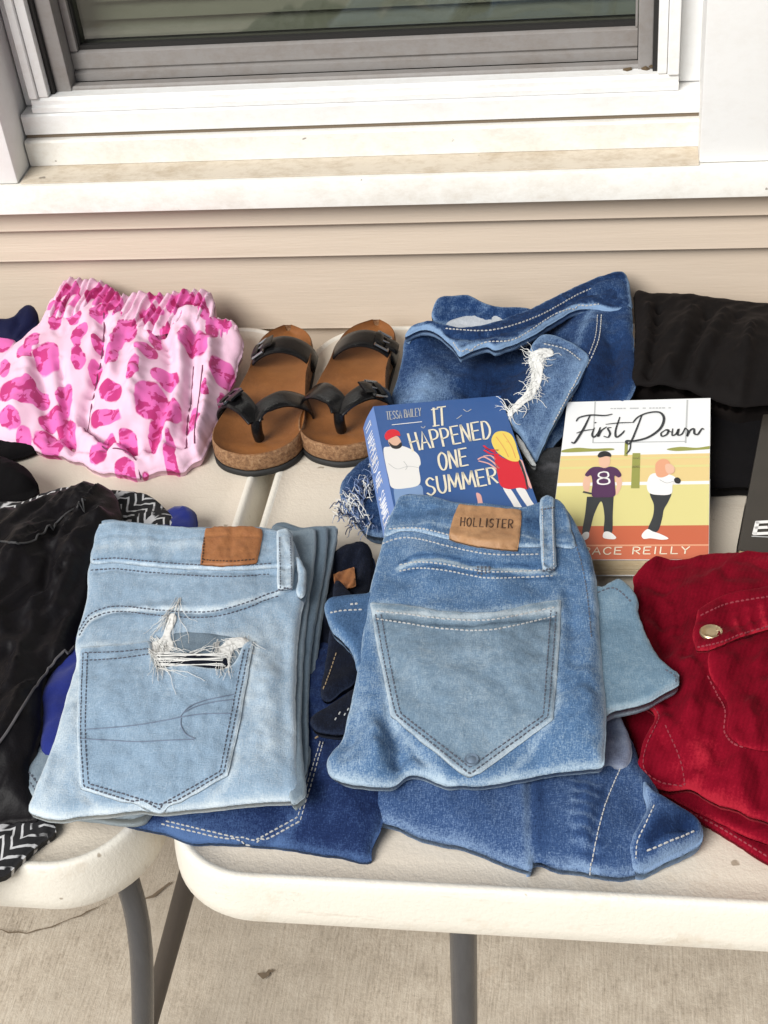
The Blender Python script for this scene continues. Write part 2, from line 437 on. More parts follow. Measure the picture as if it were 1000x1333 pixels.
m_ledge = white_paint('ledge_paint', (.60, .53, .43), 1.0, (.36, .27, .17), 26)
m_casing = white_paint('casing_paint', (.79, .79, .78), .14)
m_frame = white_paint('frame_vinyl', (.78, .78, .77), .30, chips=False)
m_sash = white_paint('sash_vinyl', (.25, .235, .225), .55, (.15, .11, .08), 20, chips=False)
m_rubber = plain('rubber_gasket', (.012, .011, .010), .7)
m_grime = plain('grime_groove', (.17, .13, .09), .95)

t = NT('vinyl_siding'); g = t.noise(1, 4, .6, t.map((4, 60, 60))); h = t.noise(1, 3, .6, t.map((26, 500, 500))); q = t.noise(3, 3)
c = t.mix(g, (.43, .35, .265), (.53, .44, .345)); c = t.mix(t.math('MULTIPLY', q, .4), c, (.51, .41, .335))
t.bump(t.math('ADD', g, t.math('MULTIPLY', h, .6)), .0008, .5); m_siding = t.out(c, .5)

t = NT('brushed_concrete'); rot = t.map((1, 1, 1), (0, 0, 14))
br = t.noise(1, 3, .65, t.map((340, 26, 1), (0, 0, 10))); sp = t.noise(180, 4, .8); bg = t.noise(2.2, 5, .6); md = t.noise(22, 4, .6)
f = t.math('ADD', t.math('MULTIPLY', br, .55), t.math('MULTIPLY', sp, .55)); f = t.math('ADD', f, t.math('MULTIPLY', t.math('SUBTRACT', md, .5), .5))
c = t.ramp(f, [(.28, (.27, .225, .175)), (.52, (.52, .455, .37)), (.82, (.72, .66, .56))])
c = t.mix(t.ramp(bg, [(.42, 0.), (.66, .75)]), c, (.38, .335, .275)); rust = t.ramp(t.noise(5.1, 3, .6), [(.60, 0.), (.72, .6)]); c = t.mix(rust, c, (.48, .29, .13))
t.bump(f, .0022, .9); m_conc = t.out(c, .9)

def plastic_top(name, col, spread):
    t = NT(name); a = t.noise(9, 5, .6); b = t.noise(260, 3, .7); st = t.ramp(t.noise(16, 5, .7), [(.56, 0.), (.8, spread)])
    sc2 = t.ramp(t.noise(1, 4, .75, t.map((14, 190, 60))), [(.62, 0.), (.74, .35)])
    c = t.mix(a, col, tuple(x*.9 for x in col)); c = t.mix(st, c, (.45, .33, .20)); c = t.mix(sc2, c, (.36, .27, .19))
    sp = t.ramp(t.noise(70, 2, .5), [(.74, 0.), (.78, .7)]); c = t.mix(sp, c, (.22, .16, .10))
    t.bump(t.math('ADD', b, t.math('MULTIPLY', a, .6)), .0009, .6); return t.out(c, .5)
m_top = plastic_top('table_plastic', (.70, .625, .52), .5)
m_lip = plastic_top('table_lip', (.78, .74, .655), .55)
t = NT('leg_steel'); n = t.noise(60, 4, .7, t.map((1, 1, .2))); m_leg = t.out(t.mix(n, (.055, .056, .062), (.12, .122, .13)), .27, Metallic=.35)
m_legdark = plain('leg_steel_worn', (.055, .045, .038), .5, Metallic=.4)

# ground
mb = MB(); mb.add([(-40, -40, 0), (40, -40, 0), (40, 40, 0), (-40, 40, 0)], [(0, 1, 2, 3)])
gnd = mb.build('patio_floor', m_conc); gnd['kind'] = 'structure'
# cracks in the slab: shallow dark gullies
def crack(pts, wd=.003):
    P = at(np.array([p[0] for p in pts], float), np.array([p[1] for p in pts], float), -TZ)
    P = resample(np.column_stack([P[:, :2], np.zeros(len(P))]), .012, False); P[:, :2] += rng.normal(0, .0015, (len(P), 2))
    V = []; Fq = []
    for i, p in enumerate(P):
        T = P[min(i+1, len(P)-1)]-P[max(i-1, 0)]; S = np.array([-T[1], T[0], 0]); S /= np.linalg.norm(S)
        ww = wd*random.uniform(.25, 1.)*(math.sin(math.pi*(i+.4)/len(P))**.5); V += [p-S*ww/2+(0, 0, .004), p+S*ww/2+(0, 0, .004)]
        if i: Fq.append((2*i-2, 2*i-1, 2*i+1, 2*i))
    cr_mb.add(V, Fq)
cr_mb = MB()
crack([(-30, 1209), (12, 1216), (40, 1217), (75, 1207), (110, 1193), (140, 1178)], .0042); crack([(190, 1172), (205, 1166), (222, 1152)], .006)
crack([(338, 1270), (346, 1272), (356, 1266)], .012)
o = cr_mb.build('floor_crack', m_grime); o['kind'] = 'structure'

# house wall with window
YW = 1.3556
YF = 1.325
zs0 = float(aty(500., 268., YF)[2]); zs1 = float(aty(500., 231., YF)[2]); yb = float(at(500., 206., zs1)[1])
zb2 = float(aty(500., 170., yb)[2])
Z = lambda z: z+TZ
wall = root('house_wall', 'beige lap siding wall of the house with a white framed window above the tables', 'wall', (-.26, YW, 0))
X0, X1 = -2.6, 2.2
def plank(z0, z1):
    V = []; prof = [(YW+.001, z1), (YW-.002, z1-.004), (YW-.011, z0+.004), (YW-.0125, z0+.0015), (YW-.011, z0), (YW+.002, z0+.001)]
    mbp = MB(); V = [(x, y, Z(z)) for x in (X0, X1) for (y, z) in prof]; n = len(prof)
    mbp.add(V, [(i, (i+1) % n, n+(i+1) % n, n+i) for i in range(n)]+[tuple(range(n)), tuple(range(2*n-1, n-1, -1))])
    return mbp.build('siding_plank', m_siding, wall, True)
plank(.1225, .1560); plank(.0845, .1230)
zz = .085
while zz > -TZ+.02:
    z1 = zz; zz = max(zz-.0935, -TZ+.004); plank(zz, z1)
mb = MB(); mb.box((X0, YW+.004, .002), (X1, YW+.10, Z(.10))); mb.box((X0, YW+.004, Z(.10)), (-.70, YW+.10, 2.75)); mb.box((.20, YW+.004, Z(.10)), (X1, YW+.10, 2.75))
mb.box((-.70, YW+.004, Z(1.20)), (.20, YW+.10, 2.75)); mb.build('wall_core', m_siding, wall)
zz = Z(.156)
for xa, xb in ((X0, -.755), (.205, X1)):       # siding beside the window
    zz = .156
    while zz < 1.9:
        mbp = MB(); prof = [(YW+.001, zz+.0935), (YW-.002, zz+.0895), (YW-.011, zz+.004), (YW-.0125, zz+.0015), (YW-.011, zz), (YW+.002, zz+.001)]; n = len(prof)
        mbp.add([(x, y, Z(z)) for x in (xa, xb) for (y, z) in prof], [(i, (i+1) % n, n+(i+1) % n, n+i) for i in range(n)]+[tuple(range(n)), tuple(range(2*n-1, n-1, -1))])
        mbp.build('siding_plank', m_siding, wall, True); zz += .0935
win = bpy.data.objects.new('window', None); COL.objects.link(win); win.parent = wall; win.location = (0, 0, Z(zs0)); win.empty_display_size = .02
XL, XR = -.72, .20
def extrude_x(name, prof, mat, xa, xb, parent, bevel=0):
    mbp = MB(); n = len(prof)
    mbp.add([(x, y, Z(z)) for x in (xa, xb) for (y, z) in prof], [(i, (i+1) % n, n+(i+1) % n, n+i) for i in range(n)]+[tuple(range(n)), tuple(range(2*n-1, n-1, -1))])
    o = mbp.build(name, mat, parent, True); return o
# sill board (front face), ledge with grime, two stepped stools above it
extrude_x('sill', [(YF, zs0), (YF, zs1-.003), (YF+.0015, zs1-.0006), (YF+.003, zs1-.0002), (yb+.04, zs1), (yb+.04, zs0)], m_sill, X0, X1-.5, win)
extrude_x('sill_ledge', [(YF+.006, zs1+.0003), (YF+.006, zs1+.0016), (yb+.01, zs1+.0022), (yb+.01, zs1+.0003)], m_ledge, -.638, .0765, win)
extrude_x('sill_step', [(yb, zs1+.0025), (yb, zb2-.002), (yb+.002, zb2), (yb+.03, zb2), (yb+.03, zs1+.0025)], m_sill, -.6385, .0785, win)
extrude_x('groove', [(yb+.009, zb2+.0003), (yb+.009, zb2+.004), (yb+.03, zb2+.004), (yb+.03, zb2+.0003)], m_grime, -.638, .0785, win)
yc = yb+.0075
z3 = float(aty(500., 134., yc)[2]); z4 = float(aty(500., 113., yc+.004)[2])
extrude_x('sill_step', [(yc, zb2+.0045), (yc, z3-.002), (yc+.002, z3), (yc+.04, z3), (yc+.04, zb2+.0045)], m_frame, -.638, .0785, win)
# window frame: moulded surround (bottom, left, right)
xl0, xl1 = -.6245, -.6045; xr0, xr1 = .0345, .0555; zt = 1.15
def frame_prof(u): return u
extrude_x('frame', [(yc+.003, z3+.0006), (yc+.003, z3+.006), (yc+.006, z3+.008), (yc+.006, z4-.003), (yc+.009, z4), (yc+.05, z4), (yc+.05, z3+.0006)], m_frame, xl0, xr1, win)
def jamb(name, xa, xb, y0, y1, za, zb, mat, step=0.0, inner=1):
    mbp = MB()
    if step:
        xm = xa+(xb-xa)*.45
        a, b = ((xa, xm), (xm, xb))
        mbp.box((a[0], y0 if inner > 0 else y0+step, Z(za)), (a[1]-.0002, y1, Z(zb)), 0, .0012); mbp.box((b[0]+.0002, y0+step if inner > 0 else y0, Z(za)), (b[1], y1, Z(zb)), 0, .0012)
    else: mbp.box((xa, y0, Z(za)), (xb, y1, Z(zb)), 0, .0012)
    return mbp.build(name, mat, win)
jamb('frame', xl0, xl1, yc+.003, yc+.05, z4+.0006, zt, m_frame, .004, 1)
jamb('frame', xr0, xr1, yc+.003, yc+.05, z4+.0006, zt, m_frame, .004, -1)
jamb('jamb', -.6385, xl0-.0008, yc+.022, yc+.06, z3+.0012, zt, m_frame); jamb('jamb', xr1+.0008, .0775, yc+.022, yc+.06, z3+.0012, zt, m_casing)
# casing boards
def board(xa, xb, ya, yb_, za, zb): 
    mbp = MB(); mbp.box((xa, ya, Z(za)), (xb, yb_, Z(zb)), 0, .0025); return mbp.build('casing', m_casing, win, True)
board(-.745, -.6405, YF+.006, yb+.05, zs1+.0008, 1.26); board(.0765, .197, YF+.010, yb+.05, zs1+.0008, 1.26)
jamb('head_casing', -.745, .197, YF+.006, yb+.05, 1.262, 1.38, m_casing)
# gasket, sash, glass, blind
def rect_ring(name, xa, xb, za, zb, y0, y1, wl, wb, mat, parent=win, wr=None):
    mbp = MB(); wr = wr or wl
    mbp.box((xa, y0, Z(za)), (xb, y1, Z(za+wb)), 0); mbp.box((xa, y0, Z(za+wb+.0003)), (xa+wl, y1, Z(zt)), 0); mbp.box((xb-wr, y0, Z(za+wb+.0003)), (xb, y1, Z(zt)), 0)
    return mbp.build(name, mat, parent)
ys = yc+.016
rect_ring('gasket', xl1+.0003, xr0-.0003, z4-.010, zt, ys, ys+.02, .0042, float(aty(500., 110., ys)[2])-z4+.010, m_rubber)
ga = xl1+.0045; gb = xr0-.0045; za = float(aty(500., 110.5, ys+.004)[2])
yq = ys+.008
# lower track, then the sash behind it
zk = float(aty(500., 98., yq)[2])
extrude_x('track', [(yq, za-.012), (yq, zk-.002), (yq+.002, zk), (yq+.012, zk), (yq+.012, za-.012)], m_sash, ga+.002, gb-.002, win)
jamb('track', ga, ga+.017, yq-.002, yq+.03, za-.01, zt, m_sash); jamb('track', gb-.0145, gb, yq-.002, yq+.03, za-.01, zt, m_sash)
yr = yq+.018
zr0 = float(aty(500., 92., yr)[2]); zr1 = float(aty(500., 51., yr)[2])
mbp = MB(); mbp.box((ga+.0175, yr-.004, Z(zk-.015)), (gb-.015, yr+.012, Z(zr0)), 0); mbp.build('gasket', m_rubber, win)
zm = zr0+(zr1-zr0)*.38
extrude_x('sash', [(yr, zr0+.0005), (yr-.002, zr0+.002), (yr-.002, zm-.002), (yr+.003, zm), (yr+.003, zm+.0015), (yr, zm+.0025), (yr, zr1-.002), (yr+.003, zr1), (yr+.03, zr1), (yr+.03, zr0+.0005)], m_sash, ga+.0178, gb-.0152, win)
mbp = MB(); mbp.box((ga+.0178, yr, Z(zr1+.0004)), (ga+.026, yr+.03, Z(zt)), 0, .001); mbp.box((gb-.0175, yr+.001, Z(zr1+.0004)), (gb-.0152, yr+.03, Z(zt)), 0, .0006); mbp.build('sash', m_sash, win)
mbp = MB(); mbp.box((ga+.0175, yr+.005, Z(zr1+.0005)), (gb-.016, yr+.012, Z(zr1+.0050)), 0); mbp.box((ga+.0262, yr+.005, Z(zr1+.0055)), (ga+.0285, yr+.012, Z(zt)), 0); mbp.build('gasket', m_rubber, win)
t = NT('window_glass'); gl = t.n.new('ShaderNodeBsdfTransparent'); gl.inputs[0].default_value = (.74, .76, .72, 1)
gs = t.n.new('ShaderNodeBsdfGlossy'); gs.inputs['Roughness'].default_value = .03; mxs = t.n.new('ShaderNodeMixShader'); mxs.inputs[0].default_value = .09
t.t.links.new(gl.outputs[0], mxs.inputs[1]); t.t.links.new(gs.outputs[0], mxs.inputs[2]); t.t.links.new(mxs.outputs[0], t.n['Material Output'].inputs['Surface']); m_glass = t.m
mbp = MB(); mbp.box((ga+.02, yr+.014, Z(zr1-.004)), (gb-.014, yr+.018, Z(zt)), 0); mbp.build('glass', m_glass, win)
m_blind = fabric('blind_vinyl', (.33, .325, .285), .6, .12)
mbp = MB(); n = 0; zc = zr1-.03
while zc < 1.1:
    ysl = yr+.045; mbp2 = MB()
    V = []; prof = [(-.012, -.010), (-.004, -.0022), (.006, .006), (.012, .0105)]
    mbp2.add([(x, ysl+a*.45+d, Z(zc)+b) for x in (ga-.01, gb+.01) for d in (0, .0006) for a, b in prof],
             [(i, i+1, 8+i+1, 8+i) for i in range(3)]+[(4+i, 12+i, 12+i+1, 4+i+1) for i in range(3)]+[(3, 7, 15, 11), (0, 8, 12, 4)])
    mbp2.build('blind_slat', m_blind, win, True); zc += .0195
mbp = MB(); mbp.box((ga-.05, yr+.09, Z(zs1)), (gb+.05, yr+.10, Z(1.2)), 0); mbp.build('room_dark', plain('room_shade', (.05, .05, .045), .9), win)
# a few dead leaves and crumbs caught in the track
m_leaf = plain('dead_leaf', (.09, .06, .03), .9)
for px_, py_, s_ in ((914, 150, .004), (817, 91, .006), (842, 90, .006), (849, 87, .004), (761, 97, .003)):
    mbp = MB(); p = aty(float(px_), float(py_), yq-.002); v = []
    for i in range(7):
        a = i*.9; r_ = s_*random.uniform(.5, 1.1); v.append((p[0]+math.cos(a)*r_, p[1]-.001+random.uniform(-.001, .001), Z(p[2])+math.sin(a)*r_*.6))
    v.append((p[0], p[1]-.004, Z(p[2]))); mbp.add(v, [(i, (i+1) % 7, 7) for i in range(7)]+[tuple(range(6, -1, -1))])
    mbp.build('leaf_crumb', m_leaf, win)

# ------------------------------------------------------------------ folding tables
def rrect(x0, x1, y0, y1, rad, n=14):
    P = []
    for cx, cy, a0 in ((x1-rad, y1-rad, 0), (x0+rad, y1-rad, 90), (x0+rad, y0+rad, 180), (x1-rad, y0+rad, 270)):
        for i in range(n+1):
            a = math.radians(a0+90*i/n); P.append((cx+rad*math.cos(a), cy+rad*math.sin(a)))
    return P
def tabletop(x0, x1, y0, y1, rad, parent):
    rings = [(.030, 0.0), (.0125, 0.0), (.0115, .0011), (.0092, .0016), (.0068, .0012), (.0052, -.0012), (.0038, -.0080), (.0024, -.018), (.0008, -.032), (.0004, -.0425), (.003, -.0472), (.010, -.048), (.020, -.046), (.026, -.030), (.04, -.028)]
    V = []; Fq = []; m = []; K = 60
    for ins, z in rings:
        P = rrect(x0+ins, x1-ins, y0+ins, y1-ins, max(rad-ins, .01)); K = len(P); V += [(a, b, Z(z)) for a, b in P]
    for r_ in range(len(rings)-1):
        for i in range(K):
            j = (i+1) % K; Fq.append((r_*K+j, r_*K+i, (r_+1)*K+i, (r_+1)*K+j)); m.append(0 if r_ < 1 else 1)
    Fq.append(tuple(range(K))); m.append(0); Fq.append(tuple((len(rings)-1)*K+i for i in range(K-1, -1, -1))); m.append(1)
    o = link_mesh('tabletop', V, Fq, [m_top, m_lip], parent, None, True, m); o.data.set_sharp_from_angle(angle=math.radians(50)); return o
RL = root('folding_table', 'cream plastic folding table at the right under the stacked jeans and books', 'table', (.52, .97, 0), 'cream folding tables pushed end to end')
tabletop(-.3385, 1.44, .589, 1.340, .075, RL)
LL = root('folding_table', 'cream plastic folding table at the left under the pink shorts and black clothes', 'table', (-1.2, .97, 0), 'cream folding tables pushed end to end')
tabletop(-2.1, -.3475, .589, 1.340, .075, LL)
def leg(parent, top, bot, rad=.0112, mat=None, bend=None):
    P = [np.array(top), np.array(bot)]
    if bend is not None: P = [np.array(top), np.array(bend), np.array(bot)]
    Q = smooth([tuple(p) for p in P], 8, False) if len(P) > 2 else np.linspace(P[0], P[1], 6)
    m = MB(); m.tube(Q, rad, 14); return m.build('leg', mat or m_leg, parent, True)
def wp(px, py, y): 
    p = aty(float(px), float(py), y); return (p[0], p[1], p[2]+TZ)
def foot(px, y0, ztop=.0):   # floor point below a photo column at depth y0
    for py in np.arange(1200, 2600, 4.):
        p = aty(px, py, y0)
        if p[2] < -TZ+.013: return (p[0], y0, .013)
    return (p[0], y0, .013)
ft = foot(610., .655); tp = wp(611, 1205, .655); tp = (tp[0], tp[1], Z(-.035)); leg(RL, tp, ft)
leg(RL, (tp[0], 1.26, Z(-.035)), (ft[0], 1.26, .013))
leg(RL, (1.2, .66, Z(-.035)), (1.24, .66, .013)); leg(RL, (1.2, 1.26, Z(-.035)), (1.24, 1.26, .013))
y1 = .645; tpl = wp(176, 1183, y1); ftl = foot(181., y1); md = wp(184, 1240, y1)
leg(LL, (tpl[0]-.012, y1+.012, Z(-.030)), ftl, .0100, None, md)
y2 = .80; a2 = wp(246, 1140, y2); b2 = wp(190, 1345, y2); 
m = MB(); m.tube([np.array(a2)+(np.array(a2)-np.array(b2))*.25, a2, b2, np.array(b2)+(np.array(b2)-np.array(a2))*.9], .0105, 12); m.build('brace', m_legdark, RL, True)
leg(LL, (tpl[0]-.03, 1.26, Z(-.035)), (tpl[0]-.05, 1.26, .013))
leg(LL, (-1.9, .66, Z(-.035)), (-1.93, .66, .013)); leg(LL, (-1.9, 1.26, Z(-.035)), (-1.93, 1.26, .013))

# ================================================================== garments
m_light = denim('light_denim', (.13, .21, .31), (.285, .395, .515), (.62, .70, .75), .28, .40)
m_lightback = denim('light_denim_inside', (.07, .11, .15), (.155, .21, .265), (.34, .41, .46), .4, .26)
m_medium = denim('medium_denim', (.022, .055, .13), (.080, .163, .305), (.40, .51, .61), .32, .55)
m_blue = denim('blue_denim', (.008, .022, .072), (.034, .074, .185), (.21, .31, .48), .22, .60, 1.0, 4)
m_dark = denim('dark_denim', (.003, .007, .028), (.011, .025, .088), (.075, .14, .30), .4, .45)
m_navy = denim('navy_denim', (.002, .003, .007), (.0045, .0065, .015), (.025, .038, .075), .4, .35)
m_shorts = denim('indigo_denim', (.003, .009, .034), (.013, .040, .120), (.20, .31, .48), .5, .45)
m_thread_dk = plain('thread_slate', (.09, .10, .13), .8); m_thread_gold = plain('thread_tan', (.30, .22, .13), .8)
m_thread_lt = plain('thread_cream', (.46, .46, .45), .8); m_thread_bl = plain('thread_blue', (.13, .20, .30), .8)
m_fray = plain('fray_cotton', (.66, .66, .64), .95, Specular_IOR_Level=.05)
m_line = plain('embroidery_slate', (.14, .18, .25), .8)
t = NT('tan_leather'); a = t.noise(90, 4, .7); b = t.noise(500, 2); m_leather = t.out(t.mix(a, (.20, .065, .02), (.40, .17, .06)), .6); t.bump(t.math('ADD', a, b), .0006, .6)
m_leather2 = None
t = NT('pale_leather'); a = t.noise(70, 5, .75); b = t.noise(500, 2); m_leather2 = t.out(t.mix(a, (.22, .10, .04), (.52, .30, .15)), .6); t.bump(t.math('ADD', a, b), .0006, .6)
m_metal = plain('brass_rivet', (.45, .36, .22), .35, Metallic=.9)
m_burn = plain('burnt_lettering', (.07, .035, .02), .8)

def dz(px, py, h=.0): 
    p = at(float(px), float(py), h); return (p[0], p[1], TZ)

# ---------- royal blue garment under the left clothes
r_ = root('folded_garment', 'royal blue garment showing only slivers beside the light blue jeans', 'garment', dz(150, 800))
m_royal = fabric('royal_knit', (.012, .022, .17), .7, .35, 700, .0004, .25)
s = Sheet([(190, 690), (222, 668, .022), (233, 663, .024), (254, 669, .022), (257, 692), (240, 800), (140, 960, .034), (66, 985, .034), (52, 962, .034), (55, 905, .036), (68, 872, .036), (100, 780, .032)], .020, (), .010, .012, .018,
          [noise(.004, .03, 3), noise(.003, .016, 8, 60, 2.5, 'ridge')], res=.005, seed=2)
s.build('body', m_royal, r_)

# ---------- patterned black and white garment
t = NT('patterned_cotton'); mp = t.map((1, 1, 1), (0, 0, 28)); sx = t.n.new('ShaderNodeSeparateXYZ'); t.t.links.new(mp, sx.inputs[0])
X_, Y_ = sx.outputs[0], sx.outputs[1]
tri = t.math('ABSOLUTE', t.math('SUBTRACT', t.math('FRACT', t.math('MULTIPLY', X_, 46.)), .5))
wv = t.math('FRACT', t.math('MULTIPLY', t.math('ADD', Y_, t.math('MULTIPLY', tri, .028)), 95.))
l1 = t.ramp(wv, [(.30, 0.), (.34, 1.), (.56, 1.), (.60, 0.)])
br_ = t.math('FRACT', t.math('MULTIPLY', X_, 23.)); l2 = t.ramp(br_, [(.02, 1.), (.10, 1.), (.13, 0.)])
gate = t.ramp(t.noise(60, 2), [(.40, 0.), (.46, 1.)])
c = t.mix(t.math('MULTIPLY', t.math('MAXIMUM', l1, l2), gate), (.008, .008, .010), (.55, .55, .56)); n = t.noise(900, 2); t.bump(n, .0003, .5); m_pat = t.out(c, .85)
r_ = root('patterned_garment', 'black garment with white zigzag line print peeking out under the satin garment', 'garment', dz(60, 900))
s = Sheet([(-90, 668, .035), (-20, 656, .038), (28, 655, .038), (70, 640, .040), (105, 637, .042), (150, 641, .040), (188, 644, .036), (212, 660, .030), (232, 684, .026), (225, 705), (150, 760), (90, 900), (70, 1050, .012), (73, 1083, .007), (52, 1100, .007), (30, 1120, .007), (2, 1143, .006), (-50, 1160, .006), (-110, 1165, .006)], .024, (), .006, .010, .012,
          [noise(.004, .022, 5, 20, 1.5), noise(.003, .010, 15, 70, 2., 'ridge')], res=.0045, seed=5)
s.build('body', m_pat, r_)
# ---------- black rolled bundle at the far left
m_blk = fabric('black_jersey', (.006, .0055, .006), .9, .3, 800, .0004, .02, (.5, .5, .55), .06)
r_ = root('rolled_garment', 'small rounded black bundle at the left edge below the pink shorts', 'garment', dz(0, 640))
s = Sheet([(-60, 606), (-20, 603), (10, 606), (35, 616), (49, 630), (49, 642), (30, 652), (0, 656), (-60, 664)], .022, (), .028, .035, .024, [noise(.003, .02, 9), noise(.002, .012, 12, 50, 2, 'ridge')], res=.004)
s.build('body', m_blk, r_)
# ---------- crumpled black satin garment
t = NT('black_satin'); a = t.noise(700, 2); b = t.noise(40, 4)
t.bump(t.math('ADD', a, t.math('MULTIPLY', b, 3.)), .0006, .35)
m_satin = t.out(t.mix(b, (.003, .0025, .003), (.008, .007, .009)), .50, Sheen_Weight=.05, Sheen_Roughness=.3, Sheen_Tint=(.62, .58, .68, 1), Specular_IOR_Level=.16)
r_ = root('satin_garment', 'crumpled shiny black satin garment left of the light blue jeans', 'garment', dz(40, 850))
def satin_h(): 
    return [noise(.012, .060, 21, 72, 2.6, 'fbm', .4), noise(.007, .030, 22, 74, 4.5, 'ridge', .5), noise(.0022, .012, 23, 76, 5.0, 'ridge', .4), within([(40, 655), (150, 640), (160, 700), (110, 800), (30, 780)], noise(.006, .016, 27, 78, 5., 'ridge', .3), .05, .02),
            line([(160, 660), (120, 700), (80, 760), (40, 830), (0, 900)], .010, .010, .06), line([(100, 655), (70, 720), (60, 800), (20, 870)], -.008, .008, .06),
            line([(40, 690), (20, 740), (-20, 790)], .009, .010, .06), line([(96, 845), (66, 870), (38, 905), (10, 950), (-20, 985)], .006, .0035, .05),
            line([(118, 760), (92, 800), (70, 860)], .007, .007, .06)]
s_sat = Sheet([(-90, 690, .035), (-30, 676, .045), (20, 674, .050), (62, 655, .052), (98, 643, .054), (120, 638, .055), (143, 641, .055), (155, 655, .052), (160, 690, .050), (150, 740, .045), (120, 800, .040), (102, 838, .040), (94, 862, .040), (70, 880, .040), (58, 915, .040), (57, 955, .038), (48, 985, .034), (40, 1010, .030), (46, 1040, .024), (48, 1066, .018), (20, 1076, .014), (-20, 1082, .014), (-90, 1090, .014)],
          .04, [(40, 760, .058), (-20, 840, .050), (80, 720, .058), (0, 1000, .035)], .012, .016, .022, satin_h(), res=.0034, wob=.002, seed=6)
s_sat.build('body', m_satin, r_)
mb = MB()
P = s_sat.surf(*resample(smooth([(97, 843), (78, 862), (52, 886), (30, 920), (6, 958), (-20, 990)], 8, False), 3., False).T, lift=.0015); P[:, 2] += TZ
mb.tube(P, .0011, 6); mb.build('piping', plain('grey_piping', (.09, .085, .09), .6), r_, True)
P = s_sat.surf(*resample(smooth([(-30, 700), (10, 706), (40, 706), (66, 688), (88, 668), (112, 655)], 8, False), 3., False).T, lift=.0012); P[:, 2] += TZ
mb = MB(); mb.tube(P, .0010, 6); mb.build('piping', plain('grey_piping_dark', (.05, .05, .052), .6), r_, True)

# ---------- black garment and navy garment behind the pink shorts
r_ = root('folded_garment', 'flat black garment under the left side of the pink shorts', 'garment', dz(0, 590))
s = Sheet([(-90, 560), (0, 560), (60, 565), (62, 578), (46, 590), (20, 598), (0, 601), (-90, 606)], .006, (), .007, .010, .006, [noise(.003, .02, 4)], res=.005); s.build('body', m_blk, r_)
r_ = root('rolled_garment', 'dark navy garment with a rounded rolled edge behind the pink shorts', 'garment', dz(10, 425))
m_navyj = fabric('navy_jersey', (.006, .008, .035), .7, .3, 800, .0004, .08, (.6, .6, .8))
s = Sheet([(-100, 424, .035), (-20, 419, .036), (14, 420, .036), (26, 410, .038), (36, 403, .040), (46, 404, .040), (50, 413, .038), (46, 427, .034), (30, 440, .030), (18, 447, .028), (-20, 445, .028), (-100, 450, .028)], .034, (), .012, .012, .034,
          [line([(4, 436), (18, 424), (28, 412)], -.006, .004, .045), noise(.002, .02, 3)], res=.0032, wob=0); s.build('body', m_navyj, r_)

# ---------- pink leopard shorts
def Zm(x, y): return (x/2.941, 340+y/2.941)
SP = [(135,345,34,22,-35),(103,382,30,22,0),(188,400,46,38,-20),(160,392,22,16,0),(205,372,26,18,20),(318,328,32,17,-35),(302,350,14,18,0),(308,402,26,30,-20),(385,350,20,20,0),(232,268,22,40,30),(300,272,26,24,-40),(395,262,34,22,-30),(90,505,84,30,5),(60,520,60,22,10),(150,515,34,26,-20),(118,480,26,16,20),(245,508,30,36,10),(30,585,42,26,10),(72,645,28,42,25),(20,420,22,30,0),(190,570,50,24,-20),(170,635,52,26,5),(240,600,34,36,0),(135,708,36,22,20),(20,325,34,34,0),
      (515,325,22,36,10),(475,340,24,50,25),(600,330,20,42,-15),(570,395,40,22,10),(440,415,26,32,20),(370,435,24,34,0),(525,470,18,36,25),(640,470,52,24,5),(580,545,58,42,-30),(645,570,42,38,-40),(430,525,44,24,10),(400,592,64,20,5),(480,660,36,30,0),(400,655,32,20,10),(360,690,34,26,0),(590,640,26,50,15),(640,700,22,56,5),(750,350,52,38,10),(735,325,30,16,-10),(850,412,40,36,-30),(815,300,20,36,10),(860,260,30,26,0),(735,590,22,34,10),(840,500,14,26,10),(785,490,12,24,0),(460,745,40,34,0),(550,760,30,20,10),(610,770,36,18,0),(700,790,44,18,-10),(350,770,34,20,0),(430,790,24,16,0),(270,760,32,18,10),(660,745,26,20,0),(560,575,20,16,0),
      (270,140,42,30,-30),(232,170,22,20,0),(385,140,52,22,-25),(420,170,48,34,-20),(360,150,30,26,20),(440,205,26,16,0),(580,205,44,24,-15),(600,150,32,14,0),(700,160,44,28,-20),(680,185,40,20,10),(760,160,30,20,10),(795,240,22,30,0),(640,255,32,20,0),(500,240,26,18,0),(720,205,20,14,0),(230,228,30,20,0),(-60,480,50,40,20),(-90,600,50,30,0),(-40,400,30,30,0)]
def leopard(sheet, h):
    C = []; 
    for (x, y, a, b, g) in SP:
        p = Zm(x, y); c = at(p[0], p[1], h); ex = at(p[0]+1, p[1], h)-c; ey = at(p[0], p[1]+1, h)-c; C.append((c, ex, ey, a/2.941, b/2.941, math.radians(g)))
    def f(X, Y, D):
        out = np.full(len(X), -1.0); wx = perlin(X/.012, Y/.012, 3)*.0032+perlin(X/.005, Y/.005, 4)*.0012; wy = perlin(X/.012, Y/.012, 13)*.0032+perlin(X/.005, Y/.005, 14)*.0012
        for c, ex, ey, a, b, g in C:
            A = np.array([[ex[0], ey[0]], [ex[1], ey[1]]]); q = np.linalg.inv(A)@np.stack([X+wx-c[0], Y+wy-c[1]]); u = q[0]*math.cos(g)+q[1]*math.sin(g); v = -q[0]*math.sin(g)+q[1]*math.cos(g)
            out = np.maximum(out, 1-np.sqrt((u/(a*1.07))**2+(v/(b*1.16))**2))
        return np.clip(out, -1, 1)
    return f
t = NT('leopard_cotton'); p = t.attr('print'); k = t.ramp(p, [(.47, 0.), (.52, 1.)])
p2 = t.ramp(t.noise(75, 2, .5, dist=.6), [(.515, 0.), (.55, 1.)])
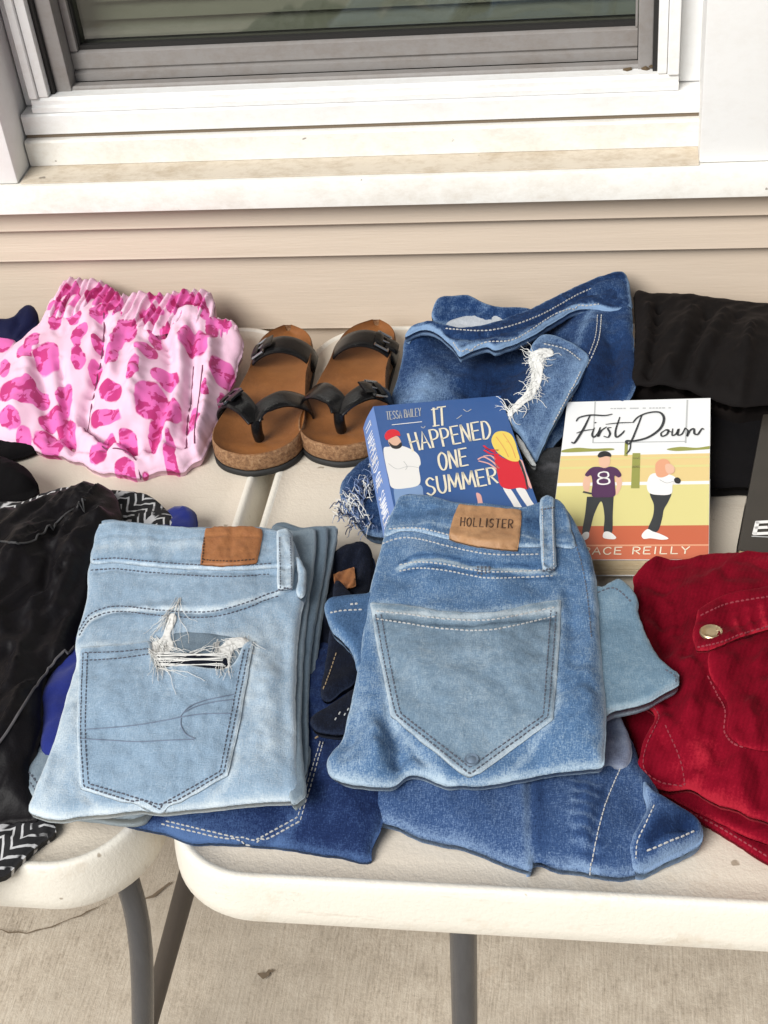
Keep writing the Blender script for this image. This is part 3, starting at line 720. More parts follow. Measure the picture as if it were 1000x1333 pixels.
spot = t.mix(p2, (.72, .13, .42), (.47, .022, .17)); ground = t.mix(t.noise(40, 3), (.77, .46, .61), (.79, .56, .68))
t.t.nodes.remove(t.t.nodes[-1]) if False else None
n = t.noise(1100, 2); t.bump(n, .0003, .4); m_leo = t.out(t.mix(k, ground, spot), .8, Sheen_Weight=.1)
def half(f): return lambda X, Y, D: f(X, Y, D)*.5+.5
m_seam = plain('plum_seam', (.16, .04, .09), .85)
r_ = root('shorts', 'white shorts with pink leopard print and a gathered elastic waistband', 'shorts', dz(140, 500))
s_b = Sheet([(-90, 448, .022), (-20, 440, .026), (14, 441, .028), (22, 452, .028), (10, 480, .022), (-10, 520, .016), (-90, 540, .014)], .02, (), .006, .010, .016, [noise(.003, .03, 2)], res=.004)
s_b.build('back_leg', m_leo, r_, attrs={'print': half(leopard(s_b, .025))})
fe = [noise(.010, .055, 41, 100, 1.8), noise(.0030, .048, 42, 100, 3.2, 'fbm', .4),
      line([(143, 432), (137, 466), (124, 505), (104, 548)], -.014, .007, .03), line([(152, 450), (148, 490), (150, 520)], .008, .008, .03),
      line([(205, 432), (226, 478), (222, 520), (192, 585)], -.012, .007, .03), line([(190, 460), (180, 510), (165, 560)], .010, .011, .03), line([(240, 450), (222, 540), (200, 585)], .010, .008, .03), line([(280, 450), (268, 520), (252, 590)], .008, .006, .03), line([(50, 470), (60, 530), (70, 580)], -.007, .007, .03),
      line([(105, 545), (120, 562), (140, 574), (165, 578), (178, 592)], -.012, .0045, .02), line([(178, 590), (215, 585), (250, 588)], -.005, .004, .015), line([(80, 560), (110, 586), (140, 588), (160, 576)], -.005, .004, .015),
      line([(258, 440), (248, 500), (240, 575)], -.009, .004, .03), line([(60, 560), (95, 575)], -.005, .005, .015), line([(85, 490), (88, 550), (92, 590)], -.009, .005, .02), line([(55, 440), (30, 500), (10, 560)], .005, .014, .03),
      within([(60, 560), (110, 560), (180, 585), (260, 560), (280, 600), (235, 630), (100, 620), (20, 590)], noise(.0034, .012, 46, 105, 2.6), .012, .004), within([(60, 415), (280, 412), (300, 425), (300, 460), (60, 450)], noise(.0028, .010, 47, 98, 3.5), .04, .008)]
s_p = Sheet([(72, 392, .044), (130, 395, .048), (160, 410, .046), (215, 410, .046), (272, 405, .044), (284, 420, .038), (306, 424, .030), (314, 440, .028), (317, 456, .026), (306, 490, .020), (297, 515, .016), (286, 548, .012), (266, 597, .008), (250, 607, .006), (235, 618, .005), (215, 614, .007), (190, 621, .006), (172, 623, .006), (150, 616, .007), (128, 615, .007), (108, 604, .007), (95, 600, .007), (78, 592, .008), (60, 592, .008), (40, 584, .009), (18, 579, .010), (-30, 572, .011), (-90, 568, .012), (-90, 530, .016), (-30, 510, .020), (0, 476, .026), (26, 450, .032), (52, 425, .040)],
            .02, [(100, 470, .036), (200, 460, .040), (100, 540, .022), (210, 545, .024), (270, 480, .030), (20, 540, .020)], .010, .012, .012, fe, res=.0026, wob=.0025, seed=9)
s_p.build('body', m_leo, r_, attrs={'print': half(leopard(s_p, .034))})
def gather(amp, pitch, ang, seed): 
    ca, sa = math.cos(math.radians(ang)), math.sin(math.radians(ang))
    def f(X, Y):
        u = X*ca+Y*sa; v = -X*sa+Y*ca; ph = u/pitch*2*math.pi+2.6*perlin(X/.016, Y/.03, seed)+1.2*perlin(X/.006, Y/.02, seed+2)
        return amp*(np.sin(ph)+.35*np.sin(ph*1.73+1))*(.65+.9*np.abs(perlin(u/.012, v/.05, seed+1)))
    return f
s_w = Sheet([(82, 374, .054), (96, 367, .056), (118, 369, .056), (140, 373, .056), (152, 382, .055), (163, 388, .054), (190, 386, .054), (215, 388, .053), (240, 384, .053), (262, 382, .053), (277, 386, .052), (280, 402, .048), (276, 420, .044), (250, 430, .045), (215, 437, .045), (188, 440, .045), (162, 434, .046), (142, 420, .047), (112, 416, .048), (84, 420, .046), (64, 424, .044), (68, 402, .048)],
            .05, (), .007, .006, .030, [gather(.0046, .0095, -8, 5), noise(.003, .03, 6)], res=.0017, wob=.0022, seed=12)
s_w.build('waistband', m_leo, r_, attrs={'print': half(leopard(s_w, .056))})
s_w2 = Sheet([(276, 420, .036), (290, 418, .038), (303, 420, .036), (311, 428, .034), (309, 444, .030), (296, 452, .030), (278, 448, .032)], .034, (), .006, .006, .03, [gather(.0022, .0075, 0, 7)], res=.0018, wob=.002)
s_w2.build('waistband', m_leo, r_, attrs={'print': half(leopard(s_w2, .04))})
mb = MB()
for pts in ([(142, 434), (136, 466), (122, 508), (108, 545)], [(254, 486), (247, 515), (241, 545), (239, 575)], [(266, 486), (258, 530), (252, 572)], [(105, 545), (122, 563), (138, 575), (163, 578), (174, 588), (177, 600)]):
    q = smooth(pts, 8, False); P = resample(at(q[:, 0], q[:, 1], .030), .003, False); P[:, 2] = s_p.z(P[:, 0], P[:, 1])+.0002+TZ
    if len(P) > 8: P[2:-2, 2] = sum(P[k:len(P)-4+k, 2] for k in range(5))/5
    mb.tube(P, .0008, 6)
mb.build('seam', m_seam, r_, True)

# ---------- dark jeans under the light pair
def jeans_noise(a=1., sd=0): return [noise(.0060*a, .070, 50+sd), noise(.0016*a, .026, 51+sd, 30, 1.8), noise(.0005*a, .006, 52+sd)]
r_ = root('folded_jeans', 'dark indigo jeans lying underneath the light blue pair at the front', 'jeans', dz(330, 950))
s_dk = Sheet([(110, 1000), (136, 1058, .016), (160, 1074, .010), (212, 1086, .008), (250, 1098, .007), (332, 1101, .006), (400, 1109, .005), (476, 1123, .004), (484, 1106, .008), (497, 1078, .014), (505, 1040, .022), (520, 960), (500, 830, .02), (492, 760, .018), (486, 726, .016), (462, 722, .016), (440, 724, .016), (410, 730, .016), (250, 720), (150, 800)],
           .028, [(420, 1060, .020), (300, 1060, .020)], .009, .014, .010, jeans_noise(1, 1)+[line([(345, 1086), (350, 1098), (352, 1104)], -.004, .0025, .02), line([(215, 1069), (330, 1096), (388, 1066), (416, 968)], -.0012, .0025, .025), line([(410, 980), (440, 1030), (480, 1070)], .004, .012, .025), noise(.002, .012, 77, 20, 2.5, 'ridge')], res=.0034, seed=3)
s_dk.build('body', m_dark, r_, [w_edge(.5, .003), w_noise(0.180, .022, 5), w_line([(388, 1066), (330, 1098), (220, 1072)], .45, .005, .02), w_bump((250, 1075), .03, .35, .02)])
mb = MB()
stitches(mb, s_dk, [(216, 1069), (330, 1096, 'c'), (388, 1064, 'c'), (402, 1015), (417, 966)], .0008, .0032)
stitches(mb, s_dk, [(210, 1073), (328, 1101), ], .0008, .0032)
stitches(mb, s_dk, [(335, 1100), (391, 1069, 'c'), (406, 1018), (421, 966)], .0008, .0032, sm=False)
mb.build('stitching', m_thread_lt, r_)
s = Sheet([(405, 936), (424, 922), (446, 908), (468, 897), (474, 925), (462, 950), (440, 957), (412, 953)], .050, (), .004, .006, .010, [noise(.002, .015, 4)], res=.003); s.build('pocket_flap', m_navy, r_, [w_edge(.35, .002)])
mb = MB()
for a, b in (((436, 938), (444, 926)), ((448, 932), (456, 920))): stitches(mb, s, [a, b], .0009, .0030, .003)
mb.build('stitching', m_thread_lt, r_)
s = Sheet([(412, 750), (436, 724), (456, 714), (482, 716), (486, 760), (480, 850), (472, 900), (440, 910), (412, 930), (404, 900), (406, 800)], .030, (), .008, .010, .018, jeans_noise(1.2, 8)+[noise(.006, .022, 62, 80, 3, 'ridge')], res=.0035); s.build('folded_leg', m_navy, r_, [w_noise(.15, .02, 3)])
s9 = Sheet([(436, 760), (452, 768), (470, 800), (474, 860), (462, 890), (446, 902), (428, 915), (418, 905), (424, 860), (430, 810)], .046, (), .005, .006, .012, jeans_noise(1.2, 18), res=.003); s9.build('folded_leg', m_navy, r_, [w_edge(.35, .002), w_noise(.15, .02, 6)])
sp = Sheet([(434, 752, 'c'), (462, 742, 'c'), (464, 768, 'c'), (438, 776, 'c')], .042, (), .0012, .002, .002, (), on=s, off=.0035, res=.002, wob=.0004); sp.build('leather_patch', m_leather, r_)
mb = MB(); stitches(mb, s9, [(438, 850), (428, 880), (420, 900)], .0009, .003); stitches(mb, s_dk, [(410, 962), (420, 955), (424, 950)], .0015, .003); mb.build('stitching', m_thread_gold, r_)

# ---------- light blue jeans
r_ = root('folded_jeans', 'light blue jeans with a ripped back pocket and brown leather waist patch', 'jeans', dz(230, 880))
for kk, (pts, hh, wv_) in enumerate((
    ([(350, 700), (400, 690), (436, 687), (439, 694), (437, 712), (430, 750), (420, 810), (412, 870), (407, 930), (405, 985), (398, 1004), (386, 1000), (370, 900)], .041, 0.),
    ([(350, 700), (395, 690), (424, 688), (427, 698), (424, 735), (415, 790), (406, 850), (402, 910), (402, 960), (400, 1005), (390, 1012), (376, 990), (365, 880)], .047, -.25),
    ([(350, 702), (385, 694), (408, 690), (412, 700), (409, 740), (402, 790), (396, 850), (393, 920), (394, 980), (399, 1028), (393, 1042), (376, 1035), (365, 880)], .053, .12))):
    q = Sheet(pts, hh, (), .0035, .0035, .009, jeans_noise(.45, 22+kk*3), res=.0026, wob=.0006, seed=5+kk)
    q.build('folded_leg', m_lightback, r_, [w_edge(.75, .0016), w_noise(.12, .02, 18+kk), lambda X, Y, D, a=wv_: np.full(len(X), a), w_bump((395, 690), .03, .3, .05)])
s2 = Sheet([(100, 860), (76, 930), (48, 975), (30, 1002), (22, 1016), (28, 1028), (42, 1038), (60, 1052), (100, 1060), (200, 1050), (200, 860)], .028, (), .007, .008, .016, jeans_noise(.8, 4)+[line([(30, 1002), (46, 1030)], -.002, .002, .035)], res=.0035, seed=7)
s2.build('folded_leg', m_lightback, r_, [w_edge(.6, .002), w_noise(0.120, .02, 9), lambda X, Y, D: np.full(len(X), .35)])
mb = MB(); stitches(mb, s2, [(34, 1001), (52, 1024)], .0011, .003); stitches(mb, s2, [(30, 1005), (46, 1029)], .0011, .003); mb.build('stitching', m_thread_dk, r_)
YOKE = [(103, 828), (116, 808), (140, 798), (165, 797), (200, 801), (240, 804), (280, 803), (318, 793), (345, 782), (364, 776)]
PK = [(106, 846, 'c'), (105, 900), (104, 960), (108, 1026, 'c'), (209, 1057, 'c'), (293, 1008, 'c'), (308, 940), (329, 836, 'c'), (240, 845), (170, 843)]
WB = [(118, 733), (150, 731), (190, 735), (240, 739), (300, 741), (350, 738), (385, 733)]
fe = jeans_noise(.9, 12)+[line(YOKE, -.0016, .003, .066, vary=.6), line([(x, y-4) for x, y in YOKE], .0008, .003, .066), line([p[:2] for p in PK[:7]], -.0010, .0030, .066, vary=.8),
      line([(120, 742), (150, 741), (190, 745), (240, 749), (300, 751), (350, 748), (385, 742)], -.0018, .0025, .068), line([(98, 880), (80, 960), (60, 1030)], -.0035, .005, .06), line([(88, 900), (72, 980), (52, 1045)], .003, .007, .06),
      line([(320, 830), (345, 900), (340, 1000), (330, 1040)], .003, .012, .066), line([(372, 800), (370, 900), (376, 1000)], -.002, .006, .066), line([(120, 1042), (160, 1050), (200, 1057)], .002, .006, .055), bump((216, 940), .05, .004, .066), noise(.0012, .010, 91, 100, 2.)]
s3 = Sheet([(128, 686, .062), (146, 681, .064), (168, 682, .064), (210, 686, .064), (262, 690, .064), (310, 690, .064), (345, 691, .064), (372, 696, .062), (385, 712, .060), (393, 745, .060), (396, 780, .060), (392, 806), (387, 860), (385, 930), (388, 1000, .054), (394, 1040, .050), (375, 1044, .049), (330, 1047, .049), (265, 1053, .048), (209, 1059, .047), (178, 1057, .047), (152, 1060, .046), (125, 1062, .045), (100, 1065, .044), (72, 1068, .042), (52, 1064, .042), (37, 1056, .043), (44, 1036, .046), (64, 990, .052), (77, 950), (88, 905), (100, 866), (98, 845), (101, 824), (110, 798), (114, 774), (114, 752), (119, 733), (122, 710)],
           .058, [(220, 900, .064), (250, 780, .066)], .007, .008, .010, fe, res=.0026, wob=.0007, seed=8)
s3.build('back_panel', m_light, r_, [w_edge(.7, .0022), w_noise(0.132, .03, 1), w_line([(x, y-4) for x, y in YOKE], .7, .0024, .068), w_line([(x, y+4) for x, y in YOKE], -.4, .0016, .068), w_line([p[:2] for p in PK], .40, .004, .068, True), w_line([(100, 870), (80, 950), (55, 1040)], .4, .02, .055), w_bump((220, 830), .03, .15, .07), w_line([(345, 830), (352, 960)], .3, .02, .066)])
# waistband, patch, belt loop, pocket
wbo = [(127, 687), (146, 681), (168, 682), (210, 686), (262, 690), (310, 690), (345, 691), (372, 696), (386, 714), (388, 738), (350, 741), (300, 744), (240, 742), (190, 738), (150, 734), (119, 734), (122, 710)]
s4 = Sheet(wbo, .07, (), .0026, .0028, .003, [line([(124, 700), (170, 700), (240, 705), (345, 708)], -.0008, .002, .07), noise(.0009, .008, 6, 90, 2.)], on=s3, off=.0004, res=.0024, wob=.0006)
s4.build('waistband', m_light, r_, [w_edge(.55, .002), w_noise(0.180, .02, 4), w_line([(121, 728), (190, 732), (300, 738), (380, 733)], -.4, .002, .07), w_line([(123, 712), (200, 712), (340, 716)], .3, .006, .07)])
sp = Sheet([(268, 690, 'c'), (300, 688), (341, 690, 'c'), (342, 700), (334, 735, 'c'), (300, 739), (261, 737, 'c'), (264, 710)], .074, (), .0014, .002, .003, [line([(303, 690), (301, 736)], -.0012, .0022, .074), noise(.0008, .012, 3)], on=s4, off=.0012, res=.002, wob=.0007)
sp.build('leather_patch', m_leather, r_)
mb = MB(); stitches(mb, sp, [(264, 729), (300, 731), (334, 728)], .0009, .0024, .0009, .0002); stitches(mb, sp, [(266, 700), (263, 734)], .0012, .003); mb.build('stitching', m_burn, r_)
lp = Sheet([(361, 697, 'c'), (373, 695), (382, 700, 'c'), (384, 735), (382, 770, 'c'), (372, 773), (362, 772, 'c'), (361, 735)], .074, (), .0034, .0022, .004, [line([(369, 700), (370, 768)], -.0008, .0012, .076), noise(.0008, .006, 2)], on=s3, off=.0035, res=.0017, wob=.0006)
lp.build('belt_loop', m_light, r_, [lambda X, Y, D: np.full(len(X), .35), w_edge(.5, .0016), w_noise(0.240, .006, 3)])
lp2 = Sheet([(385, 728), (392, 732), (399, 748), (398, 772), (391, 780), (386, 770), (388, 750)], .066, (), .004, .003, .012, [noise(.001, .006, 4)], res=.0018); lp2.build('belt_loop', m_light, r_, [w_edge(.7, .002), w_noise(0.240, .006, 5)])
# torn pocket: the mouth edge is ripped between x = 200 and 315
PKo = [(104, 846, 'c'), (102, 900), (101, 960), (105, 1030, 'c'), (209, 1062, 'c'), (297, 1012, 'c'), (313, 940), (331, 836, 'c'), (318, 842), (308, 862), (294, 873), (270, 872), (240, 868), (218, 871), (207, 872), (199, 858), (196, 838), (170, 841)]
s5 = Sheet(PKo, .07, (), .0016, .002, .0022, [noise(.0009, .02, 7), line([(110, 861), (150, 860), (190, 852)], -.0008, .002, .07), noise(.0006, .006, 9)], on=s3, off=.0016, res=.0024, wob=.0005)
s5.build('pocket', m_light, r_, [w_edge(.8, .0020), w_noise(0.132, .02, 2), lambda X, Y, D: np.full(len(X), -.12), w_bump((225, 880), .02, .25, .07)])
sh = Sheet([(206, 836), (240, 824), (290, 828), (318, 838), (306, 866), (294, 874), (240, 870), (210, 874)], .07, (), .0003, .001, .001, (), on=s3, off=.0004, res=.0025, wob=.0008); sh.build('pocket_lining', m_lightback, r_, [w_noise(0.180, .02, 3)])
pk_ = s5.obj; mb = MB()
for o_, lift in ((0, 0), (1, 0)):
    k = 6*o_
    stitches(mb, s5, [(108+k, 850), (106+k, 900), (105+k, 960), (109+k, 1024-k*.6, 'c'), (209, 1055-k*1.1, 'c'), (291-k*.7, 1007-k*.4, 'c'), (305-k, 940), (324-k, 845)], .0008, .0029, .0009)
stitches(mb, s5, [(110, 860), (150, 858), (193, 852)], .0008, .0028); stitches(mb, s5, [(110, 850), (150, 849), (193, 845)], .0008, .0028)
mb.build('stitching', m_thread_dk, pk_); mb = MB()
for k in (0, 7): stitches(mb, s3, [(x, y-k) for x, y in YOKE], .0009, .0027)
stitches(mb, s3, [(x, y+10) for x, y in WB[:-1]], .0009, .0028); stitches(mb, s4, [(x+3, y-4) for x, y in WB[:-1]], .0008, .0028)
stitches(mb, lp, [(364, 700), (365, 770)], .0008, .0022); stitches(mb, lp, [(378, 700), (380, 768)], .0008, .0022); stitches(mb, lp, [(362, 768), (382, 767)], .0014, .0022, .0006)
stitches(mb, s3, [(360, 838), (364, 900), (366, 980), (372, 1036)], .0006, .0026) if False else None
mb.build('stitching', m_thread_dk, r_)
mb = MB()
for pts in ([(110, 950), (140, 948), (180, 944), (215, 938), (235, 934), (262, 930), (300, 929)], [(106, 962), (140, 964), (180, 966), (220, 964), (252, 963)], [(235, 934), (245, 922), (265, 913), (306, 904)], [(236, 935), (236, 945), (242, 956), (254, 962)], [(240, 928), (256, 920), (280, 914), (305, 911)]):
    P = s5.surf(*resample(smooth(pts, 8, False), 2.5, False).T, lift=.0002); P[:, 2] += TZ; mb.tube(P, .00048, 5)
mb.build('emblem', m_line, pk_, True)
mb = MB(); k = 0; R_ = random.Random(3)
for (x, y, a, L, n) in ((208, 868, 5, 60, 4), (232, 782, 112, 62, 7), (215, 836, 100, 40, 8), (198, 848, 60, 34, 12), (200, 832, 40, 40, 8), (250, 852, -10, 60, 4), (283, 836, 95, 34, 9), (290, 834, 20, 40, 9), (312, 836, 40, 26, 7), (300, 838, 70, 30, 6), (205, 862, 80, 26, 8), (285, 866, 80, 16, 5), (300, 872, 95, 14, 4), (215, 842, 5, 40, 4), (322, 832, 70, 30, 4), (222, 802, 120, 36, 6)):
    for i in range(int(n*1.6)):
        k += 1; thread_curve(mb, s5 if y > 845 else s3, (x+R_.uniform(-5, 5), y+R_.uniform(-4, 4)), a+R_.uniform(-14, 14), L*R_.uniform(.6, 1.1), R_.uniform(.0008, .0022), R_.uniform(.00020, .00036), .8, 0, k)
mb.build('frayed_threads', m_fray, r_, True)
tr = Sheet([(208, 856), (240, 853), (284, 855), (296, 862), (290, 873), (240, 871), (210, 872)], .073, (), .0004, .001, .001, (), on=s3, off=.0022, res=.002, wob=.0008); tr.build('tear_opening', m_navy, r_)
mb = MB()
for i in range(16):
    y = 855+i*1.05+R_.uniform(-.5, .5)
    if 858 < y < 860.5 or 865.5 < y < 868.5: continue
    xs_ = np.linspace(204+R_.uniform(-4, 4), 294+R_.uniform(-4, 4), 14); P = s3.surf(xs_, y+np.sin(xs_*.08+i)*.8+R_.uniform(-1, 1)*(xs_-250)/90); P[:, 2] += TZ+.0028+R_.uniform(0, .0008); mb.tube(P, .00042, 4)
mb.build('frayed_threads', m_fray, r_, True)
rp = Sheet([(222, 802), (228, 806), (222, 826), (226, 842), (218, 852), (206, 862), (204, 874), (198, 862), (192, 848), (200, 838), (210, 832)], .072, (), .0007, .0018, .001, [noise(.0012, .0028, 5)], on=s3, off=.0009, res=.0012, wob=.0022); rp.build('frayed_threads', m_fray, r_)
rp = Sheet([(284, 866), (284, 852), (290, 842), (300, 835), (316, 832), (324, 838), (318, 844), (306, 848), (300, 862), (298, 878), (290, 886), (288, 874)], .072, (), .0007, .0018, .001, [noise(.0012, .0028, 6)], on=s3, off=.0014, res=.0012, wob=.0022); rp.build('frayed_threads', m_fray, r_)

# ---------- blue jeans at the bottom of the middle stack
r_ = root('folded_jeans', 'mid blue folded jeans with a rolled right end at the table front edge', 'jeans', dz(680, 1060))
s_u = Sheet([(448, 1022, .022), (440, 1036, .018), (446, 1052, .014), (480, 1068, .012), (530, 1086, .012), (580, 1101, .012), (632, 1116, .012), (688, 1134, .012), (695, 1128, .010), (722, 1133, .010), (752, 1137, .010), (804, 1143, .008), (826, 1140, .008), (850, 1126, .010), (868, 1090, .014), (866, 1050, .020), (836, 1000, .022), (800, 950), (640, 930), (500, 950)],
            .019, [(600, 1085, .022), (760, 1100, .022), (520, 1065, .021), (700, 1110, .022), (640, 1000, .019)], .011, .012, .014, jeans_noise(.9, 31)+[line([(688, 1000), (691, 1060), (692, 1134)], -.004, .0032, .03, taper=False), line([(678, 1000), (682, 1060), (684, 1134)], .0025, .006, .03, taper=False), line([(806, 996), (785, 1048), (772, 1095), (764, 1140)], -.002, .0025, .03), line([(758, 1010), (752, 1060), (748, 1130)], -.0016, .003, .03)]+
            [line([(742, 1030+i*14), (762, 1034+i*14), (778, 1040+i*14)], .0030, .0035, .03) for i in range(7)]+[noise(.0012, .012, 71, 95, 2.2)], res=.003, seed=21)
s_u.build('folded_leg', m_blue, r_, [w_edge(.55, .003), w_noise(0.150, .03, 6), w_line([(686, 1000), (688, 1134)], .5, .0035, .03), w_line([(700, 1010), (703, 1125)], -.45, .006, .03)]+[w_line([(746, 1026+i*14), (776, 1034+i*14)], .5, .003, .03) for i in range(7)]+[w_line([(752, 1033+i*14), (780, 1041+i*14)], -.5, .003, .03) for i in range(7)])
mb = MB(); stitches(mb, s_u, [(808, 1000), (788, 1048), (776, 1095), (768, 1140)], .0010, .0034, .0006); mb.build('stitching', m_thread_lt, r_)
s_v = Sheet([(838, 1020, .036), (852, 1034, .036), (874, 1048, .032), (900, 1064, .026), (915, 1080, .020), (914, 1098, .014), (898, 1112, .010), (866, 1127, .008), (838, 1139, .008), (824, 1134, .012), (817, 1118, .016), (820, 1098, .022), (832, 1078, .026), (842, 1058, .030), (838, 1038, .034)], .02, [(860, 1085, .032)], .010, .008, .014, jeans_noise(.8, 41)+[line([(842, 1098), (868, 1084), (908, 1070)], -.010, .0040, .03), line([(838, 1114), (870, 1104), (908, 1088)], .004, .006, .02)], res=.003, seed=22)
s_v.build('rolled_end', m_blue, r_, [w_edge(1.1, .0028), w_noise(.2, .02, 16), w_line([(846, 1092), (868, 1080), (900, 1070)], -.9, .006, .03)])  # dark line along the groove is shade painted into the roll
mb = MB()
stitches(mb, s_v, [(842, 1108), (872, 1096), (904, 1082)], .0010, .0034, .001); stitches(mb, s_v, [(852, 1048), (842, 1070), (830, 1096), (828, 1118)], .0010, .003, .001); mb.build('stitching', m_thread_lt, r_)

# ---------- medium blue jeans on top of the middle stack
r_ = root('folded_jeans', 'medium blue jeans on the middle stack with a large pointed back pocket', 'jeans', dz(620, 840))
q = Sheet([(700, 730), (776, 764, .058), (790, 762), (806, 757), (818, 764, .060), (830, 779, .060), (831, 800), (840, 822), (857, 856), (870, 868, .060), (885, 879, .060, 'c'), (884, 894, .059, 'c'), (866, 904), (848, 912), (831, 920, .056, 'c'), (800, 926), (760, 926)], .058, (), .005, .005, .012, jeans_noise(.6, 61)+[line([(836, 826), (848, 850), (862, 866)], -.003, .003, .05)], res=.003, seed=31)
q.build('folded_leg', denim('faded_denim', (.05, .10, .15), (.145, .235, .32), (.40, .50, .56), .5, .3), r_, [w_edge(.6, .0025), w_noise(0.180, .03, 5), w_line([(782, 764), (806, 758), (830, 780)], .6, .004, .05)])
mb = MB(); stitches(mb, q, [(778, 772), (800, 766), (822, 784)], .0011, .003); stitches(mb, q, [(866, 872), (878, 880), (880, 892)], .0009, .003); mb.build('stitching', m_thread_dk, r_)
q = Sheet([(760, 900), (788, 905), (800, 922), (812, 940), (820, 960), (822, 985), (814, 1004), (794, 1000), (770, 1000)], .034, (), .006, .008, .012, jeans_noise(1, 66)+[line([(790, 910), (802, 945), (803, 985)], -.003, .004, .04)], res=.003); q.build('folded_leg', denim('greyed_denim', (.06, .07, .12), (.17, .20, .29), (.38, .42, .50), .5, .3), r_, [w_edge(.4, .003), w_noise(0.180, .02, 3)])
q = Sheet([(500, 780), (476, 777), (452, 778), (432, 781), (423, 790), (424, 800), (432, 822), (448, 838), (458, 850), (466, 880), (470, 905), (500, 900)], .059, (), .006, .006, .012, jeans_noise(.9, 63)+[line([(428, 796), (446, 792), (478, 790)], -.0018, .002, .05)], res=.0028, seed=33)
q.build('folded_leg', m_medium, r_, [w_edge(.6, .003), w_noise(0.150, .02, 6), lambda X, Y, D: np.full(len(X), -.35)])
mb = MB(); stitches(mb, q, [(430, 798), (448, 795), (474, 794)], .0010, .003); stitches(mb, q, [(456, 787), (466, 786)], .0016, .003); mb.build('stitching', m_thread_lt, r_)
HY = [(520, 736), (545, 732), (580, 735), (615, 742), (640, 745), (680, 744), (720, 742)]
HP = [(485, 788, 'c'), (494, 845), (506, 900), (513, 933, 'c'), (612, 1013, 'c'), (716, 936, 'c'), (721, 880), (728, 783, 'c'), (700, 789), (640, 802), (580, 801), (530, 793)]
fe = jeans_noise(1.0, 71)+[line(HY, -.0018, .003, .070, vary=.7), line([(x, y+7) for x, y in HY], .0012, .003, .070, vary=.7), line([p[:2] for p in HP[:8]], -.0012, .003, .070, vary=.8),
      line([(466, 905), (458, 950), (440, 1000)], -.006, .006, .06), line([(500, 930), (515, 970), (520, 1010)], -.008, .006, .06), line([(484, 930), (490, 975), (480, 1015)], .007, .008, .06), line([(534, 960), (560, 1000), (570, 1020)], -.005, .006, .06), line([(560, 985), (580, 1010)], .003, .008, .06),
      line([(660, 1010), (690, 990), (720, 965)], -.002, .007, .06), line([(752, 820), (757, 900), (752, 990)], .006, .014, .065), line([(736, 760), (745, 820), (748, 880)], -.0035, .006, .068), line([(765, 730), (776, 800), (779, 860)], .002, .004, .066), bump((610, 880), .045, .004, .07), noise(.0012, .010, 97, 60, 2.)]
s6 = Sheet([(498, 708, .060), (503, 684, .062), (512, 664, .064), (521, 650, .065), (540, 647, .065), (566, 650, .065), (594, 658, .065), (640, 662, .065), (680, 664, .065), (706, 656, .065), (722, 653, .064), (734, 660, .062), (747, 680, .060), (762, 708, .059), (772, 735, .059), (778, 770, .060), (781, 820), (785, 870), (789, 910), (789, 950), (787, 978, .056), (784, 1000, .052), (760, 1004, .051), (727, 1007, .050), (700, 1011, .049), (660, 1019, .048), (622, 1025, .047), (600, 1024, .047), (578, 1022, .047), (552, 1012, .048), (531, 1011, .047), (512, 1025, .044), (490, 1027, .043), (466, 1024, .043), (444, 1019, .043), (430, 1012, .043), (425, 996, .045), (432, 982, .048), (446, 965, .050), (455, 925, .054), (464, 885, .058), (470, 840), (476, 800), (481, 770), (490, 735)],
           .060, [(610, 860, .066), (620, 720, .066)], .009, .010, .011, fe, res=.0026, wob=.0009, seed=41)
s6.build('back_panel', m_medium, r_, [w_edge(.7, .0022), w_noise(0.144, .03, 11), w_line([(x, y+4) for x, y in HY], 1.1, .0026, .07), w_line([(x, y-3) for x, y in HY], -.7, .0016, .07), w_line([(x, y+12) for x, y in HY], -.6, .0016, .07), w_line([p[:2] for p in HP], .45, .004, .07, True), w_bump((560, 700), .03, .15, .07), w_line([(470, 900), (450, 1000)], .2, .02, .06), w_line([(778, 760), (786, 900), (786, 990)], .35, .006, .06)])
wbo = [(500, 700), (505, 682), (513, 664), (521, 649), (540, 646), (566, 649), (594, 657), (640, 661), (680, 663), (706, 655), (724, 653), (737, 664), (744, 690), (748, 714), (720, 713), (690, 714), (640, 714), (590, 705), (545, 694), (520, 693)]
s7 = Sheet(wbo, .075, (), .0028, .003, .003, [noise(.001, .007, 16, 90, 2.), line([(512, 672), (560, 668), (600, 672)], -.0006, .002, .07)], on=s6, off=.0004, res=.0023, wob=.0008)
s7.build('waistband', m_medium, r_, [w_edge(.65, .0022), w_noise(0.210, .02, 14), w_line([(505, 688), (560, 690), (640, 706), (740, 708)], .4, .002, .07), w_line([(510, 676), (560, 676), (600, 682)], -.3, .004, .07), w_line([(690, 690), (700, 690)], -.8, .008, .07)])
sp6 = Sheet([(597, 659, 'c'), (640, 662), (679, 666, 'c'), (678, 690), (675, 719, 'c'), (640, 716), (600, 709), (585, 703, 'c'), (588, 682)], .078, (), .0015, .002, .003, [noise(.0009, .012, 5)], on=s7, off=.0012, res=.002, wob=.001)
sp6.build('leather_patch', m_leather2, r_)
lp = Sheet([(703, 656, 'c'), (713, 652), (722, 655, 'c'), (722, 690), (725, 742, 'c'), (716, 749), (706, 746, 'c'), (703, 700)], .078, (), .0034, .0022, .004, [noise(.0008, .006, 12), line([(712, 660), (714, 744)], -.0008, .0014, .08)], on=s6, off=.0036, res=.0017, wob=.0006)
lp.build('belt_loop', m_medium, r_, [lambda X, Y, D: np.full(len(X), .3), w_edge(.6, .0018), w_noise(0.300, .006, 3)])
